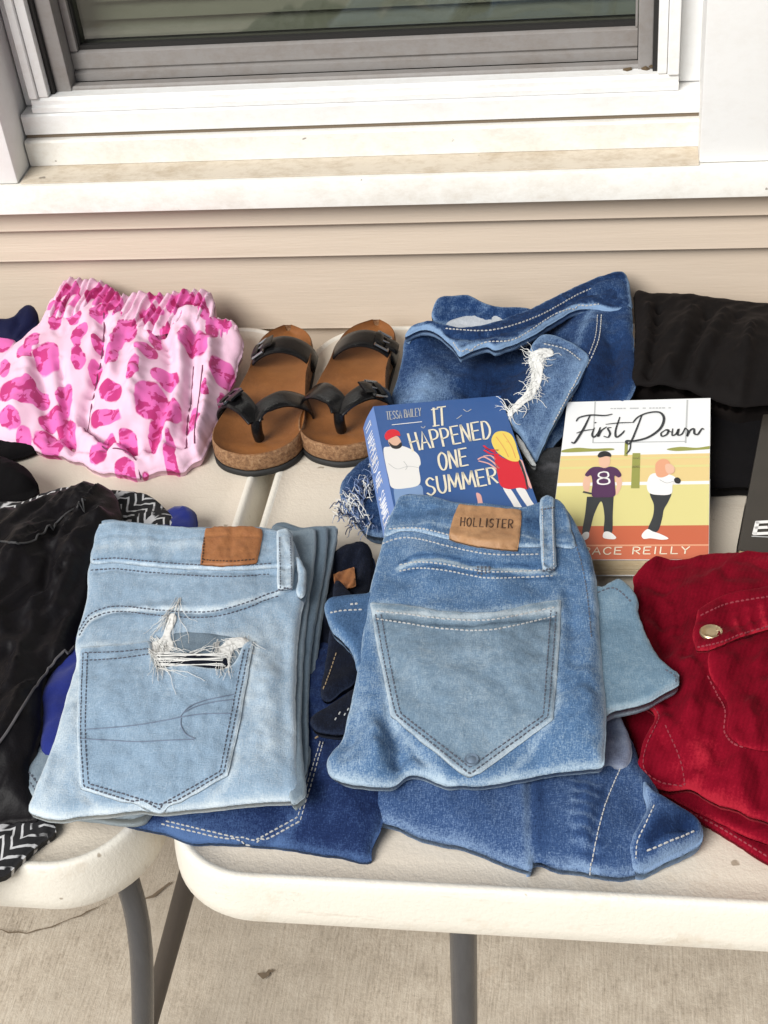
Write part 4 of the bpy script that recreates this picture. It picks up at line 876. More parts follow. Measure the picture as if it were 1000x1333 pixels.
s8 = Sheet([(482, 787, 'c'), (491, 845), (503, 900), (509, 935, 'c'), (612, 1019, 'c'), (720, 939, 'c'), (725, 880), (731, 782, 'c'), (700, 787), (640, 799), (580, 798), (530, 790)], .075, (), .0018, .002, .0024, [noise(.0010, .02, 17), noise(.0006, .006, 19), line([(490, 800), (530, 807), (580, 814), (640, 815), (725, 797)], -.0009, .002, .075)], on=s6, off=.0009, res=.0024, wob=.0006)
s8.build('pocket', denim('pocket_denim', (.06, .10, .15), (.165, .245, .33), (.45, .53, .59), .5, .36), r_, [w_edge(.7, .0022), w_noise(0.132, .02, 12), w_bump((600, 890), .04, .12, .07), w_line([(488, 798), (530, 804), (580, 811), (640, 812), (724, 796)], .9, .0032, .07), w_line([(490, 811), (530, 817), (580, 824), (640, 825), (722, 808)], -.6, .0018, .07), w_bump((660, 975), .02, .3, .07)])
mb = MB()
for k in (0, 7): stitches(mb, s8, [(489+k, 800), (498+k, 850), (509+k, 905), (516+k*.8, 931-k*.3, 'c'), (612, 1008-k*1.2, 'c'), (713-k*.8, 934-k*.3, 'c'), (718-k, 880), (724-k, 795)], .0009, .0030, .0009)
mb.build('stitching', m_thread_dk, s8.obj)
mb = MB()
stitches(mb, s8, [(490, 806), (530, 812), (580, 819), (640, 820), (722, 803)], .0009, .003); stitches(mb, s8, [(490, 796), (530, 800), (580, 806), (640, 807), (722, 791)], .0008, .003)
for k in (0, 8): stitches(mb, s6, [(x, y+k) for x, y in HY], .0009, .0027)
stitches(mb, s6, [(498, 708), (520, 701), (545, 702), (590, 713), (640, 722), (702, 722)], .0009, .0028); stitches(mb, s7, [(506, 689), (545, 688), (585, 697)], .0008, .0028)
stitches(mb, lp, [(706, 660), (708, 742)], .0008, .0022); stitches(mb, lp, [(719, 660), (721, 740)], .0008, .0022)
mb.build('stitching', m_thread_lt, r_)
mb = MB()
stitches(mb, lp, [(706, 744), (724, 741)], .0016, .0022, .0006); stitches(mb, lp, [(704, 664), (722, 661)], .0014, .0022, .0006)
for k in range(4): stitches(mb, s6, [(622+k*5, 738), (622+k*5, 749)], .0016, .0022, .0008)
stitches(mb, s6, [(744, 690), (756, 730), (764, 770), (770, 830)], .0009, .003)
mb.build('stitching', m_thread_dk, r_)
mb = MB(); c = s8.surf([614], [990])[0]; mb.add(*(lambda V, F: (V, F))(*[[(c[0]+math.cos(i*math.pi/6)*rr, c[1]+math.sin(i*math.pi/6)*rr, c[2]+TZ+hh) for rr, hh in ((.0058, .0002), (.0052, .0014), (.0036, .0009), (.0012, .0022)) for i in range(12)], [(r0*12+i, r0*12+(i+1) % 12, r0*12+12+(i+1) % 12, r0*12+12+i) for r0 in range(3) for i in range(12)]+[tuple(36+i for i in range(12))]]))
mb.build('rivet', plain('denim_rivet', (.16, .22, .30), .5, Metallic=.4), s8.obj, True)

# ---------- red corduroy garment at the right
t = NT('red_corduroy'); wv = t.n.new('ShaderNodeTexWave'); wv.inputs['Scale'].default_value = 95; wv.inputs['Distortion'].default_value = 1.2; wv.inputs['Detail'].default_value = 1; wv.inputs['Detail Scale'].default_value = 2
t.t.links.new(t.map((1, 1, 1), (0, 0, 16)), wv.inputs['Vector']); a = t.noise(45, 5, .7); b = t.noise(600, 3, .7); wr = t.attr('wear_shade')
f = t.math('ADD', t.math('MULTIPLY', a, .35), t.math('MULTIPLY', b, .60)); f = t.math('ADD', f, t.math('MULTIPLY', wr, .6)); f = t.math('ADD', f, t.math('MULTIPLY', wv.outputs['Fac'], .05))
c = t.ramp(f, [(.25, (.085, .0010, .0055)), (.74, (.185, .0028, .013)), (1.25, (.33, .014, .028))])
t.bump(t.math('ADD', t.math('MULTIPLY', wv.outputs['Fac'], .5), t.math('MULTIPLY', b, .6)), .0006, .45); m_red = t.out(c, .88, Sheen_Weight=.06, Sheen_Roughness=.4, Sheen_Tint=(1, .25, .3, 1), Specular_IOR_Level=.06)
m_redthread = plain('red_thread', (.26, .035, .05), .85)
r_ = root('skirt', 'red corduroy skirt with a brass buttoned flap pocket at the right edge', 'skirt', dz(960, 900))
rn = [noise(.004, .05, 81), noise(.0022, .016, 82, 70, 2.2, 'ridge', .5)]
s = Sheet([(800, 912, .010), (790, 925, .008), (800, 940, .008), (812, 955, .008), (816, 975, .007), (813, 998, .007), (818, 1012, .007), (836, 1024, .007), (858, 1036, .008), (880, 1052, .009), (900, 1064, .008), (932, 1082, .007), (965, 1104, .006), (1000, 1126, .005), (1060, 1160, .005), (1100, 900, .02), (950, 800, .02), (850, 850, .02)], .02, (), .006, .007, .007, rn+[line([(900, 1045), (950, 1072), (1010, 1108)], -.004, .004, .012)], res=.004, seed=51)
s.build('back_panel', m_red, r_, [w_edge(.35, .003), w_noise(.2, .02, 3)])
mb = MB(); stitches(mb, s, [(898, 1058), (940, 1079), (1000, 1116)], .0009, .003); mb.build('stitching', m_redthread, r_)
s = Sheet([(806, 906, .022), (798, 915, .020), (808, 934, .018), (818, 955, .016), (822, 980, .015), (816, 1000, .014), (824, 1016, .014), (846, 1030, .014), (880, 1044, .014), (920, 1064, .013), (960, 1084, .012), (1010, 1106, .011), (1090, 1140, .01), (1090, 900, .03), (900, 850, .03)], .02, (), .005, .005, .006, rn, res=.0035, seed=52, wob=.002)
s.build('lining_panel', m_red, r_, [w_edge(.6, .0016), w_noise(.2, .02, 8)])
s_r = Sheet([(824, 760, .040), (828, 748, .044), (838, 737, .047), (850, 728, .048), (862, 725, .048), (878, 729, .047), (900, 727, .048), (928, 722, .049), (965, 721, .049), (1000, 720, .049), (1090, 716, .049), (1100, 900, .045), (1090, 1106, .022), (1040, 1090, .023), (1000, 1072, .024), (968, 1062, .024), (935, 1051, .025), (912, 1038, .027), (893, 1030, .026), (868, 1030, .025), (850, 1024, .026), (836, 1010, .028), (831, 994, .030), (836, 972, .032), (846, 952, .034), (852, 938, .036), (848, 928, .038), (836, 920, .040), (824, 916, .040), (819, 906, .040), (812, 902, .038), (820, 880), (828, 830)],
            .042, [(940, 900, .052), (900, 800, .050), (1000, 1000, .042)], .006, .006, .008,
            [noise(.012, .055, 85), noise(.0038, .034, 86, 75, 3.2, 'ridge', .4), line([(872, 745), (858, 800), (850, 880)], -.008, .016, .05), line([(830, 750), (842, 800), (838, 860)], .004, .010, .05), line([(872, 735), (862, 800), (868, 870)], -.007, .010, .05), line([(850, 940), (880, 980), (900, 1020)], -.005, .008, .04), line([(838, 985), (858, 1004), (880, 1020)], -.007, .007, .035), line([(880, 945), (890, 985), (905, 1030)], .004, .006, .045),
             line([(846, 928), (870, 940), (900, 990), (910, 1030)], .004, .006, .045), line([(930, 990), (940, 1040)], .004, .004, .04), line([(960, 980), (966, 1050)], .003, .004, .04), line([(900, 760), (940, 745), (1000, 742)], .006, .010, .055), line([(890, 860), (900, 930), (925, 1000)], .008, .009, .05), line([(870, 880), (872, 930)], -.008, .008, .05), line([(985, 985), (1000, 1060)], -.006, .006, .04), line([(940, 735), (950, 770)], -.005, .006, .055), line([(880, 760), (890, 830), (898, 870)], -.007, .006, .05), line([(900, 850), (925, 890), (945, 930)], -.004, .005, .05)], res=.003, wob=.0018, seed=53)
s_r.build('front_panel', m_red, r_, [w_edge(.50, .0022), w_noise(.10, .02, 1, 70, 2.5), w_noise(.16, .005, 7, 75, 4), w_line([(852, 935), (880, 975), (905, 1030)], .35, .02, .04), w_bump((866, 800), .035, -.2, .05), w_line([(930, 985), (960, 1050)], .3, .02, .04), w_line([(930, 730), (1000, 735)], .3, .02, .05)])  # pale streaks are painted fold highlights; colour also darker at upper left
mb = MB()
stitches(mb, s_r, [(866, 944), (884, 985), (890, 1010), (891, 1026)], .0008, .0032, .0014); stitches(mb, s_r, [(921, 880), (934, 905), (944, 925), (943, 952), (955, 968), (975, 974), (1000, 977)], .0011, .003); stitches(mb, s_r, [(826, 912), (846, 918), (858, 932), (852, 948), (842, 970), (838, 1000), (858, 1018), (892, 1024)], .0007, .003)
mb.build('stitching', m_redthread, r_)
pk = Sheet([(921, 845, 'c'), (924, 880), (940, 905), (949, 925), (947, 953), (960, 970), (980, 977), (1010, 980), (1080, 980), (1080, 820), (1000, 815)], .058, (), .0028, .004, .003, [noise(.002, .014, 7, 60, 2, 'ridge'), line([(975, 905), (978, 940), (990, 965)], .004, .004, .06), line([(960, 930), (966, 955)], -.003, .003, .06)], on=s_r, off=.0006, res=.0026, wob=.001)
pk.build('pocket', m_red, r_, [w_edge(.5, .002), w_noise(.3, .012, 3, 75, 2)])
fl = Sheet([(908, 800, 'c'), (925, 788), (948, 778), (1000, 769), (1080, 760), (1080, 802), (1040, 814), (1000, 824), (965, 834), (940, 844), (920, 851), (906, 852, 'c'), (902, 830)], .062, (), .0038, .004, .004, [noise(.0015, .012, 9)]+[line([(955+i*17, 800-i*3), (962+i*17, 830-i*4)], .0028, .003, .062) for i in range(5)], on=pk, off=.0030, res=.0024, wob=.0008)
fl.build('pocket_flap', m_red, r_, [w_edge(.65, .002), w_noise(.3, .012, 5, 75, 2)]+[w_line([(955+i*17, 800-i*3), (962+i*17, 830-i*4)], .5, .003, .062) for i in range(5)])
mb = MB(); stitches(mb, fl, [(908, 843), (940, 836), (965, 826), (1010, 813)], .0009, .003); stitches(mb, fl, [(912, 802), (948, 786), (1000, 777)], .0009, .003); mb.build('stitching', m_redthread, r_)
c = fl.surf([926], [826])[0]; mb = MB(); V = []; prof = [(.0088, .0), (.0090, .0016), (.0082, .0026), (.0070, .0024), (.0062, .0016), (.0030, .0014), (.0010, .0015)]
tl = Matrix.Rotation(math.radians(-8), 3, 'X')
for rr, hh in prof:
    for i in range(20):
        v = tl @ Vector((rr*math.cos(i*math.pi/10), rr*math.sin(i*math.pi/10), hh+.0006)); V.append((c[0]+v.x, c[1]+v.y, c[2]+TZ+v.z))
mb.add(V, [(a*20+i, a*20+(i+1) % 20, a*20+20+(i+1) % 20, a*20+20+i) for a in range(len(prof)-1) for i in range(20)]+[tuple((len(prof)-1)*20+i for i in range(20))])
mb.build('button', plain('aged_brass', (.50, .40, .25), .38, Metallic=.85), r_, True)

# ---------- black trousers at the back right
t = NT('black_trouser_cloth'); a = t.noise(700, 2); b = t.noise(18, 4); t.bump(a, .0003, .5)
m_trs = t.out(t.mix(b, (.0046, .0040, .0040), (.0105, .0088, .0084)), .75, Sheen_Weight=.03, Sheen_Tint=(.75, .6, .55, 1), Specular_IOR_Level=.06)
r_ = root('folded_trousers', 'black wrinkled cotton trousers folded flat behind the pink-orange book', 'trousers', dz(900, 480))
r_['label'] = 'wrinkled black trousers folded flat against the wall at the back right'
s = Sheet([(735, 560), (760, 525), (820, 500), (1100, 500), (1100, 645), (1000, 637), (964, 635), (925, 637), (860, 640), (770, 650), (730, 640)], .016, (), .010, .012, .016, [noise(.002, .02, 3)], res=.006); s.build('folded_leg', m_blk, r_)
fan = []
for i, (x0, y0, x1, y1, a) in enumerate([(845, 398, 832, 500, .006), (858, 398, 840, 500, -.007), (905, 405, 866, 500, .006), (925, 408, 882, 505, -.006), (950, 410, 880, 520, .005), (965, 412, 905, 515, -.005), (985, 425, 940, 520, .004), (890, 400, 848, 520, .003), (975, 440, 960, 530, .005), (880, 470, 832, 516, .004)]):
    fan.append(line([(x0, y0), ((x0+x1)/2+3, (y0+y1)/2), (x1, y1)], a*1.1, .006, .055, vary=.5, seed=i))
s = Sheet([(826, 383, .052), (846, 385, .052), (868, 385, .052), (905, 389, .051), (940, 393, .050), (1000, 398, .048), (1100, 404, .046), (1110, 470, .05), (1100, 535, .044), (1000, 528, .045), (960, 532, .045), (930, 522, .046), (880, 506, .047), (840, 503, .047), (826, 503, .047), (818, 506, .047), (820, 490, .048), (824, 465, .05), (827, 430, .052)], .048, [(900, 450, .062), (980, 470, .062)], .007, .012, .034, fan+[noise(.004, .05, 92), noise(.0022, .028, 93, 62, 3., 'ridge', .5)], res=.0035, seed=61)
s.build('body', m_trs, r_)
# ---------- charcoal denim between the books
r_ = root('folded_garment', 'charcoal grey denim garment flat on the table between the two upright books', 'garment', dz(700, 630))
r_['label'] = 'charcoal grey folded denim seen between the blue book and the pale book'
s = Sheet([(565, 610), (640, 598), (690, 592), (735, 585), (775, 590), (785, 640), (790, 700), (740, 720), (600, 712), (560, 690)], .016, (), .008, .010, .016, jeans_noise(.8, 90)+[line([(690, 622), (715, 618), (735, 612)], -.004, .003, .02), noise(.003, .012, 66, 10, 2, 'ridge')], res=.004)
s.build('body', denim('charcoal_denim', (.008, .009, .010), (.030, .032, .035), (.09, .09, .10), .5, .4), r_, [w_edge(.4, .003), w_noise(.2, .02, 4), w_line([(690, 616), (715, 612), (735, 606)], .7, .004, .02)])

# ---------- indigo denim shorts standing crumpled against the wall
r_ = root('denim_shorts', 'crumpled dark indigo denim shorts with a white frayed rip and open waistband', 'shorts', dz(670, 500))
m_fade = [w_edge(.5, .003), w_noise(.16, .03, 3)]
# left leg running under the blue book to its frayed hem
s = Sheet([(512, 520), (505, 560), (488, 590), (462, 612), (447, 628), (443, 648), (452, 666), (468, 684), (480, 697), (510, 700), (560, 690), (620, 640), (640, 560), (560, 520)], .014, (), .008, .010, .014, jeans_noise(1, 100)+[noise(.002, .010, 7, 40, 2, 'ridge')], res=.0035); s.build('left_leg', m_shorts, r_, m_fade)
mb = MB(); R_ = random.Random(8)
for i in range(210):
    u = R_.random(); x = 505-62*min(1, u*1.25)+(0 if u < .8 else (u-.8)*170); y = 606+u*84; thread_curve(mb, s, (x+R_.uniform(-3, 14), y+R_.uniform(-6, 6)), R_.choice((150, 180, 210, 240, 120, 300, 60))+R_.uniform(-40, 40), R_.uniform(8, 24), R_.uniform(.002, .008), R_.uniform(.0004, .0008), 2.0, R_.choice((0, 0, 1, 1, 2)), 900+i)
mb.build('frayed_hem', [m_fray, plain('fray_blue', (.16, .22, .38), .9), plain('fray_indigo', (.02, .035, .09), .9)], r_, True)
# rear waistband (the far half of the open waist)
s = Sheet([(562, 412, .056), (565, 398, .062), (571, 389, .065), (582, 386, .066), (600, 386, .066), (614, 388, .065), (634, 397, .063), (660, 402, .060), (690, 403, .058), (700, 420, .050), (650, 440, .045), (600, 430, .045), (570, 424, .050)], .055, (), .004, .006, .045, [noise(.0016, .012, 4), line([(572, 404), (610, 402), (660, 414)], -.002, .003, .06)], res=.0028); s.build('waistband', m_shorts, r_, [w_edge(.6, .0025), w_noise(.4, .012, 8)])
s = Sheet([(580, 424, .050), (600, 414, .053), (640, 406, .056), (668, 408, .055), (690, 412, .052), (690, 428), (640, 436), (600, 434)], .05, (), .003, .005, .03, [noise(.001, .01, 4)], res=.003); s.build('waist_lining', denim('pale_lining', (.25, .28, .32), (.46, .49, .53), (.70, .72, .73), .6, .3), r_, [w_noise(.3, .01, 3)])
# body
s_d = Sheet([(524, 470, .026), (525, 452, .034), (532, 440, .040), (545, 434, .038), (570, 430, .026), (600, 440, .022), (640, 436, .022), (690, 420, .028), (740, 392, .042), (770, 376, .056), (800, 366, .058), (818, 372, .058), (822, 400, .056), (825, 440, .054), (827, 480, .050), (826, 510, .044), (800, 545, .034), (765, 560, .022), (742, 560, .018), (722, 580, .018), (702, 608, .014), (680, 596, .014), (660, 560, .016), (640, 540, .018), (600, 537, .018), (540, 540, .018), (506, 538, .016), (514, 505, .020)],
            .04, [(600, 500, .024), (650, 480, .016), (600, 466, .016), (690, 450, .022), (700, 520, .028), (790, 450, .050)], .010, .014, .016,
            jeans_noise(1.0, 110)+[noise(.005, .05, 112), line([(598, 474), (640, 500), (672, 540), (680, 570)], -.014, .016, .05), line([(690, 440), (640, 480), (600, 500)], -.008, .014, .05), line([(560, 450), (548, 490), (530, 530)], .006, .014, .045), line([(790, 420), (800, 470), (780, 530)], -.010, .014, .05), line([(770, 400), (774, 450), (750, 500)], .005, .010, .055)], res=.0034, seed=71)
s_d.build('body', m_shorts, r_, m_fade+[w_bump((556, 500), .030, .65, .04), w_bump((640, 490), .035, -.5, .04), w_bump((800, 480), .04, -.6, .05), w_line([(740, 480), (755, 440), (775, 400)], .4, .006, .055)])  # negative bumps paint shade at the crotch and right side; the rest is fading
# right leg folded over with the rip
s_l = Sheet([(702, 441, .058), (716, 437, .060), (740, 445, .060), (763, 460, .058), (766, 470, .057), (756, 492, .054), (742, 515, .048), (728, 540, .042), (712, 570, .034), (697, 603, .026), (688, 590, .028), (679, 572, .032), (664, 556, .036), (660, 545, .038), (676, 530, .042), (692, 512, .046), (698, 490, .050), (694, 470, .054), (690, 456, .056)], .05, (), .005, .006, .012,
            jeans_noise(1, 120)+[line([(706, 446), (736, 452), (760, 470)], -.002, .003, .06)], res=.0026, seed=72)
s_l.build('right_leg', m_shorts, r_, [w_edge(.7, .003), w_noise(.3, .02, 5), lambda X, Y, D: np.full(len(X), .35), w_line([(758, 478), (730, 545), (700, 598)], .3, .008, .05)])
mb = MB(); R_ = random.Random(5)
path = smooth([(712, 462), (702, 466), (695, 462), (694, 472), (698, 486), (694, 505), (684, 520), (668, 532), (662, 540)], 10, False)
for i in range(130):
    p = path[R_.randrange(len(path))]; thread_curve(mb, s_l, (p[0]+R_.uniform(-3, 6), p[1]+R_.uniform(-4, 4)), R_.choice((100, 130, 150, 60, 20, 200))+R_.uniform(-30, 30), R_.uniform(8, 24), R_.uniform(.001, .003), R_.uniform(.0003, .0006), 1.4, 0, 300+i)
mb.build('frayed_threads', m_fray, r_, True)
rp = Sheet([(690, 462), (702, 456), (718, 456), (720, 464), (708, 470), (706, 484), (704, 500), (694, 518), (678, 532), (664, 544), (662, 536), (676, 522), (688, 506), (692, 490), (690, 474)], .058, (), .0007, .002, .001, [noise(.0014, .0028, 6)], on=s_l, off=.0010, res=.0013, wob=.0024); rp.build('frayed_threads', m_fray, r_)
rp = Sheet([(672, 566), (682, 578), (692, 594), (698, 606), (692, 606), (682, 592), (674, 578)], .034, (), .002, .002, .006, [noise(.0012, .004, 6)], res=.0018, wob=.0012); rp.build('leg_facing', denim('pale_facing', (.34, .37, .38), (.55, .57, .57), (.75, .76, .75), .5, .3), r_)
# front waistband folded over, from the fly corner to the peak on the wall
s_f = Sheet([(527, 441, .050), (533, 430, .054), (545, 424, .057), (561, 421, .059), (575, 424, .060), (600, 430, .060), (640, 424, .060), (690, 406, .060), (730, 386, .061), (760, 372, .062), (786, 362, .063), (800, 357, .064), (812, 358, .064), (818, 366, .062), (821, 382, .059), (822, 404, .056), (800, 408, .058), (776, 404, .060), (752, 404, .062), (728, 416, .062), (700, 434, .062), (672, 448, .062), (646, 457, .062), (634, 452, .063), (616, 458, .062), (599, 466, .060, 'c'), (588, 452, .060), (574, 438, .060), (560, 431, .058), (545, 432, .055)],
            .060, (), .0050, .004, .009, [noise(.0014, .014, 14), line([(572, 428), (600, 440), (640, 437), (700, 418), (760, 384), (812, 368)], -.0035, .0045, .065), noise(.0012, .006, 15)], res=.0024, wob=.0012, seed=73)
s_f.build('waistband', m_shorts, r_, [w_edge(1.5, .0030), w_noise(.45, .008, 9), lambda X, Y, D: np.full(len(X), -.22), w_line([(600, 462), (634, 450), (672, 446), (728, 412), (776, 400)], .5, .003, .06), w_bump((604, 452), .010, .6, .06)])
mb = MB()
stitches(mb, s_f, [(580, 428), (640, 430), (700, 412), (760, 380), (806, 366)], .0010, .003); stitches(mb, s_f, [(590, 446), (602, 458), (632, 446), (672, 441), (728, 407), (780, 396)], .0010, .003)
stitches(mb, s_l, [(708, 448), (736, 455), (756, 470)], .0009, .003); stitches(mb, s_l, [(756, 484), (738, 520), (720, 554)], .0012, .003); stitches(mb, s_d, [(783, 410), (780, 440), (770, 466), (752, 500), (740, 530)], .0011, .003); stitches(mb, s_d, [(778, 410), (775, 440), (765, 466)], .0009, .003)
mb.build('stitching', m_thread_lt, r_)

# ================================================================== books
def frame_of(o, yaw, pitch, roll):
    y_, p_, r2 = map(math.radians, (yaw, pitch, roll))
    R = Matrix.Rotation(y_, 3, 'Z') @ Matrix.Rotation(p_, 3, 'X') @ Matrix.Rotation(r2, 3, 'Y'); return Vector((o[0], o[1], o[2]+TZ)), R
class Book:
    def __init__(s, label, o, rot, w_, h_, th, m_cover, m_spine, name='book', skew=.0):
        s.skew = skew/th
        s.o, s.R = frame_of(o, *rot); s.w, s.h, s.th = w_, h_, th; s.r = root(name, label, 'book', s.P(w_/2, -h_/2, -th))
        mb = MB(); c = .0006
        s.box(mb, 0, w_, -h_, 0, -c, 0); mb.build('front_cover', m_cover, s.r)
        mb = MB(); s.box(mb, 0, w_, -h_, 0, -th, -th+c); mb.build('back_cover', m_cover, s.r)
        mb = MB(); n = 10; prof = [(-.0012*math.sin(math.pi*i/n)-.0002, -th*i/n) for i in range(n+1)]
        V = [s.P(u, v, z_) for v in (0, -h_) for (u, z_) in prof]+[s.P(.0006, v, z_) for v in (0, -h_) for z_ in (-c-.0002, -th+c+.0002)]
        m1 = n+1; mb.add(V, [(i, i+1, m1+i+1, m1+i) for i in range(n)]+[tuple(range(m1))+(2*m1+1, 2*m1), tuple(range(2*m1-1, m1-1, -1))+(2*m1+2, 2*m1+3)]); s.spine = mb.build('spine', m_spine, s.r, True)
        mb = MB(); L = 26
        for i in range(L):
            z0 = -th+c+(th-2*c)*i/L; z1 = -th+c+(th-2*c)*(i+1)/L; e = random.uniform(.0008, .0018); e2 = random.uniform(.0006, .0014)
            s.box(mb, .0008, w_-e, -h_+e2, -e2, z0+.00005, z1)
        mb.build('page_block', m_pages, s.r)
    def P(s, u, v, z=0.): return tuple(s.o+s.R @ Vector((u+s.skew*min(z, 0), v, z)))
    def box(s, mb, u0, u1, v0, v1, z0, z1, m=0):
        mb.add([s.P(*p) for p in ((u0,v0,z0),(u1,v0,z0),(u1,v1,z0),(u0,v1,z0),(u0,v0,z1),(u1,v0,z1),(u1,v1,z1),(u0,v1,z1))], [(0,3,2,1),(4,5,6,7),(0,1,5,4),(1,2,6,5),(2,3,7,6),(3,0,4,7)], m)
    def uv(s, px, py):
        """cover coordinates of a photo pixel"""
        d = Vector(rays(float(px), float(py))); c0 = Vector((0, 0, TZ+HC)); n = s.R @ Vector((0, 0, 1)); t_ = (s.o-c0).dot(n)/d.dot(n); q = s.R.transposed() @ (c0+d*t_-s.o); return (q.x, q.y)
    def poly(s, mb, pts, m, lvl=1, px=True, sm=True):
        q = [s.uv(*p[:2]) for p in pts] if px else [p[:2] for p in pts]
        if sm: q = [tuple(a) for a in smooth([tuple(a) if len(p) < 3 else tuple(a)+('c',) for a, p in zip(q, pts)], 5)]
        q = [(min(max(u, .0002), s.w-.0002), min(max(v, -s.h+.0002), -.0002)) for u, v in q]
        z_ = .00012*lvl; tri = delaunay_2d_cdt([Vector(a) for a in q], [(i, (i+1) % len(q)) for i in range(len(q))], [], 1, 1e-7)
        mb.add([s.P(a[0], a[1], z_) for a in tri[0]], tri[2], m)
    def stroke(s, mb, pts, wid, m, lvl=3, px=True, sm=True, taper=False):
        q = np.array([s.uv(*p[:2]) for p in pts] if px else [p[:2] for p in pts])
        if sm and len(q) > 2: q = smooth([tuple(a) for a in q], 6, False)
        T = np.gradient(q, axis=0); T /= np.maximum(np.linalg.norm(T, axis=1), 1e-9)[:, None]; N = np.stack([-T[:, 1], T[:, 0]], -1); z_ = .00012*lvl
        k = len(q); wd = np.full(k, wid) if not taper else wid*(.45+.75*np.sin(np.linspace(.25, math.pi-.3, k)))
        q = np.vstack([q[:1]-T[:1]*wid*.3, q[1:-1], q[-1:]+T[-1:]*wid*.3])
        V = []; 
        for i in range(k): V += [s.P(*(q[i]-N[i]*wd[i]/2), z_), s.P(*(q[i]+N[i]*wd[i]/2), z_)]
        mb.add(V, [(2*i, 2*i+1, 2*i+3, 2*i+2) for i in range(k-1)], m)
FONT = {'A': [[(0, 0), (.5, 1), (1, 0)], [(.2, .35), (.8, .35)]], 'C': [[(.95, .85), (.6, 1), (.15, .8), (.05, .4), (.3, .05), (.7, 0), (.98, .2)]], 'D': [[(.1, 0), (.1, 1)], [(.1, 1), (.6, .95), (.95, .6), (.9, .25), (.5, 0), (.1, 0)]],
        'E': [[(.95, 1), (.1, 1)], [(.1, 1), (.1, 0)], [(.1, 0), (.95, 0)], [(.1, .52), (.8, .52)]], 'G': [[(.95, .85), (.6, 1), (.15, .8), (.05, .4), (.3, .05), (.7, 0), (.95, .2), (.95, .45)], [(.6, .45), (.95, .45)]], 'H': [[(.08, 0), (.08, 1)], [(.92, 0), (.92, 1)], [(.0, .48), (1, .55)]], 'I': [[(.5, 0), (.5, 1)]], 'K': [[(.1, 0), (.1, 1)], [(.9, 1), (.1, .45)], [(.35, .6), (.95, 0)]],
        'L': [[(.12, 1), (.12, 0)], [(.12, 0), (.95, 0)]], 'M': [[(.02, 0), (.14, 1)], [(.14, 1), (.5, .2)], [(.5, .2), (.86, 1)], [(.86, 1), (.98, 0)]], 'N': [[(.08, 0), (.08, 1)], [(.08, 1), (.92, 0)], [(.92, 0), (.92, 1)]], 'O': [[(.5, 1), (.12, .8), (.05, .4), (.3, .04), (.7, .04), (.95, .4), (.88, .8), (.5, 1)]],
        'P': [[(.1, 0), (.1, 1)], [(.1, 1), (.7, .97), (.95, .75), (.75, .5), (.1, .42)]], 'R': [[(.1, 0), (.1, 1)], [(.1, 1), (.7, .97), (.95, .75), (.75, .52), (.1, .45)], [(.4, .46), (.98, 0)]], 'S': [[(.9, .85), (.55, 1), (.15, .82), (.25, .58), (.75, .42), (.88, .18), (.45, 0), (.05, .14)]], 'T': [[(0, 1), (1, 1)], [(.5, 1), (.5, 0)]],
        'U': [[(.08, 1), (.08, .3), (.35, 0), (.7, .02), (.92, .3), (.92, 1)]], 'Y': [[(.02, 1), (.5, .5)], [(.98, 1), (.5, .5)], [(.5, .5), (.5, 0)]], 'V': [[(0, 1), (.5, 0)], [(.5, 0), (1, 1)]], 'B': [[(.1, 0), (.1, 1)], [(.1, 1), (.75, .95), (.8, .6), (.1, .54)], [(.1, .54), (.9, .48), (.9, .08), (.1, 0)]]}
def lettering(book, mb, word, quad, wid, m, lvl=4, gap=.22, widths=None, px=True, jit=.0):
    """capital letters in a quad TL, TR, BR, BL given in photo pixels"""
    q = [np.array(book.uv(*p)) if px else np.array(p) for p in quad]; ws = [(widths or {}).get(ch, {'I': .35, 'M': 1.35, 'W': 1.3}.get(ch, 1.)) for ch in word]; tot = sum(ws)+gap*(len(word)-1); x = 0
    for ch, w1 in zip(word, ws):
        if ch in FONT:
            dy = random.uniform(-jit, jit)
            for stq in FONT[ch]:
                pts = []
                for a, b in stq:
                    u = (x+a*w1)/tot; b2 = b+dy; top = q[0]+(q[1]-q[0])*u; bot = q[3]+(q[2]-q[3])*u; pts.append(tuple(bot+(top-bot)*b2))
                book.stroke(mb, pts, wid, m, lvl, px=False, sm=len(pts) > 3)
        x += w1+gap
def pm(name, col, rough=.42, spec=.5): return NT(name).out(col, rough, Specular_IOR_Level=spec)
t = NT('page_paper'); m_pages = t.out(t.mix(t.noise(200, 2), (.50, .38, .22), (.66, .55, .38)), .85)
PAL = dict(white=(.80, .79, .77), cream=(.80, .74, .58), red=(.66, .012, .03), yellow=(.82, .62, .12), skin=(.72, .45, .32), black=(.012, .012, .014), sky=(.10, .20, .46), jean=(.20, .32, .55), rust=(.55, .14, .07), purple=(.07, .018, .075), char=(.025, .028, .032), tan=(.70, .54, .24), lime=(.66, .60, .25), orange=(.72, .26, .10), olive=(.28, .29, .07), grey=(.45, .46, .46), brick=(.52, .12, .055), pink=(.75, .40, .36), peach=(.70, .34, .20), darkgrey=(.10, .10, .11))
PN = list(PAL); PMATS = [pm('print_'+k, v) for k, v in PAL.items()]; PI = {k: i for i, k in enumerate(PN)}
def Z1(*pts): return [(430+x*.29, 500+y*.29)+tuple(r0) for x, y, *r0 in pts]
def Z2(*pts): return [(700+x*.3, 370+y*.3)+tuple(r0) for x, y, *r0 in pts]

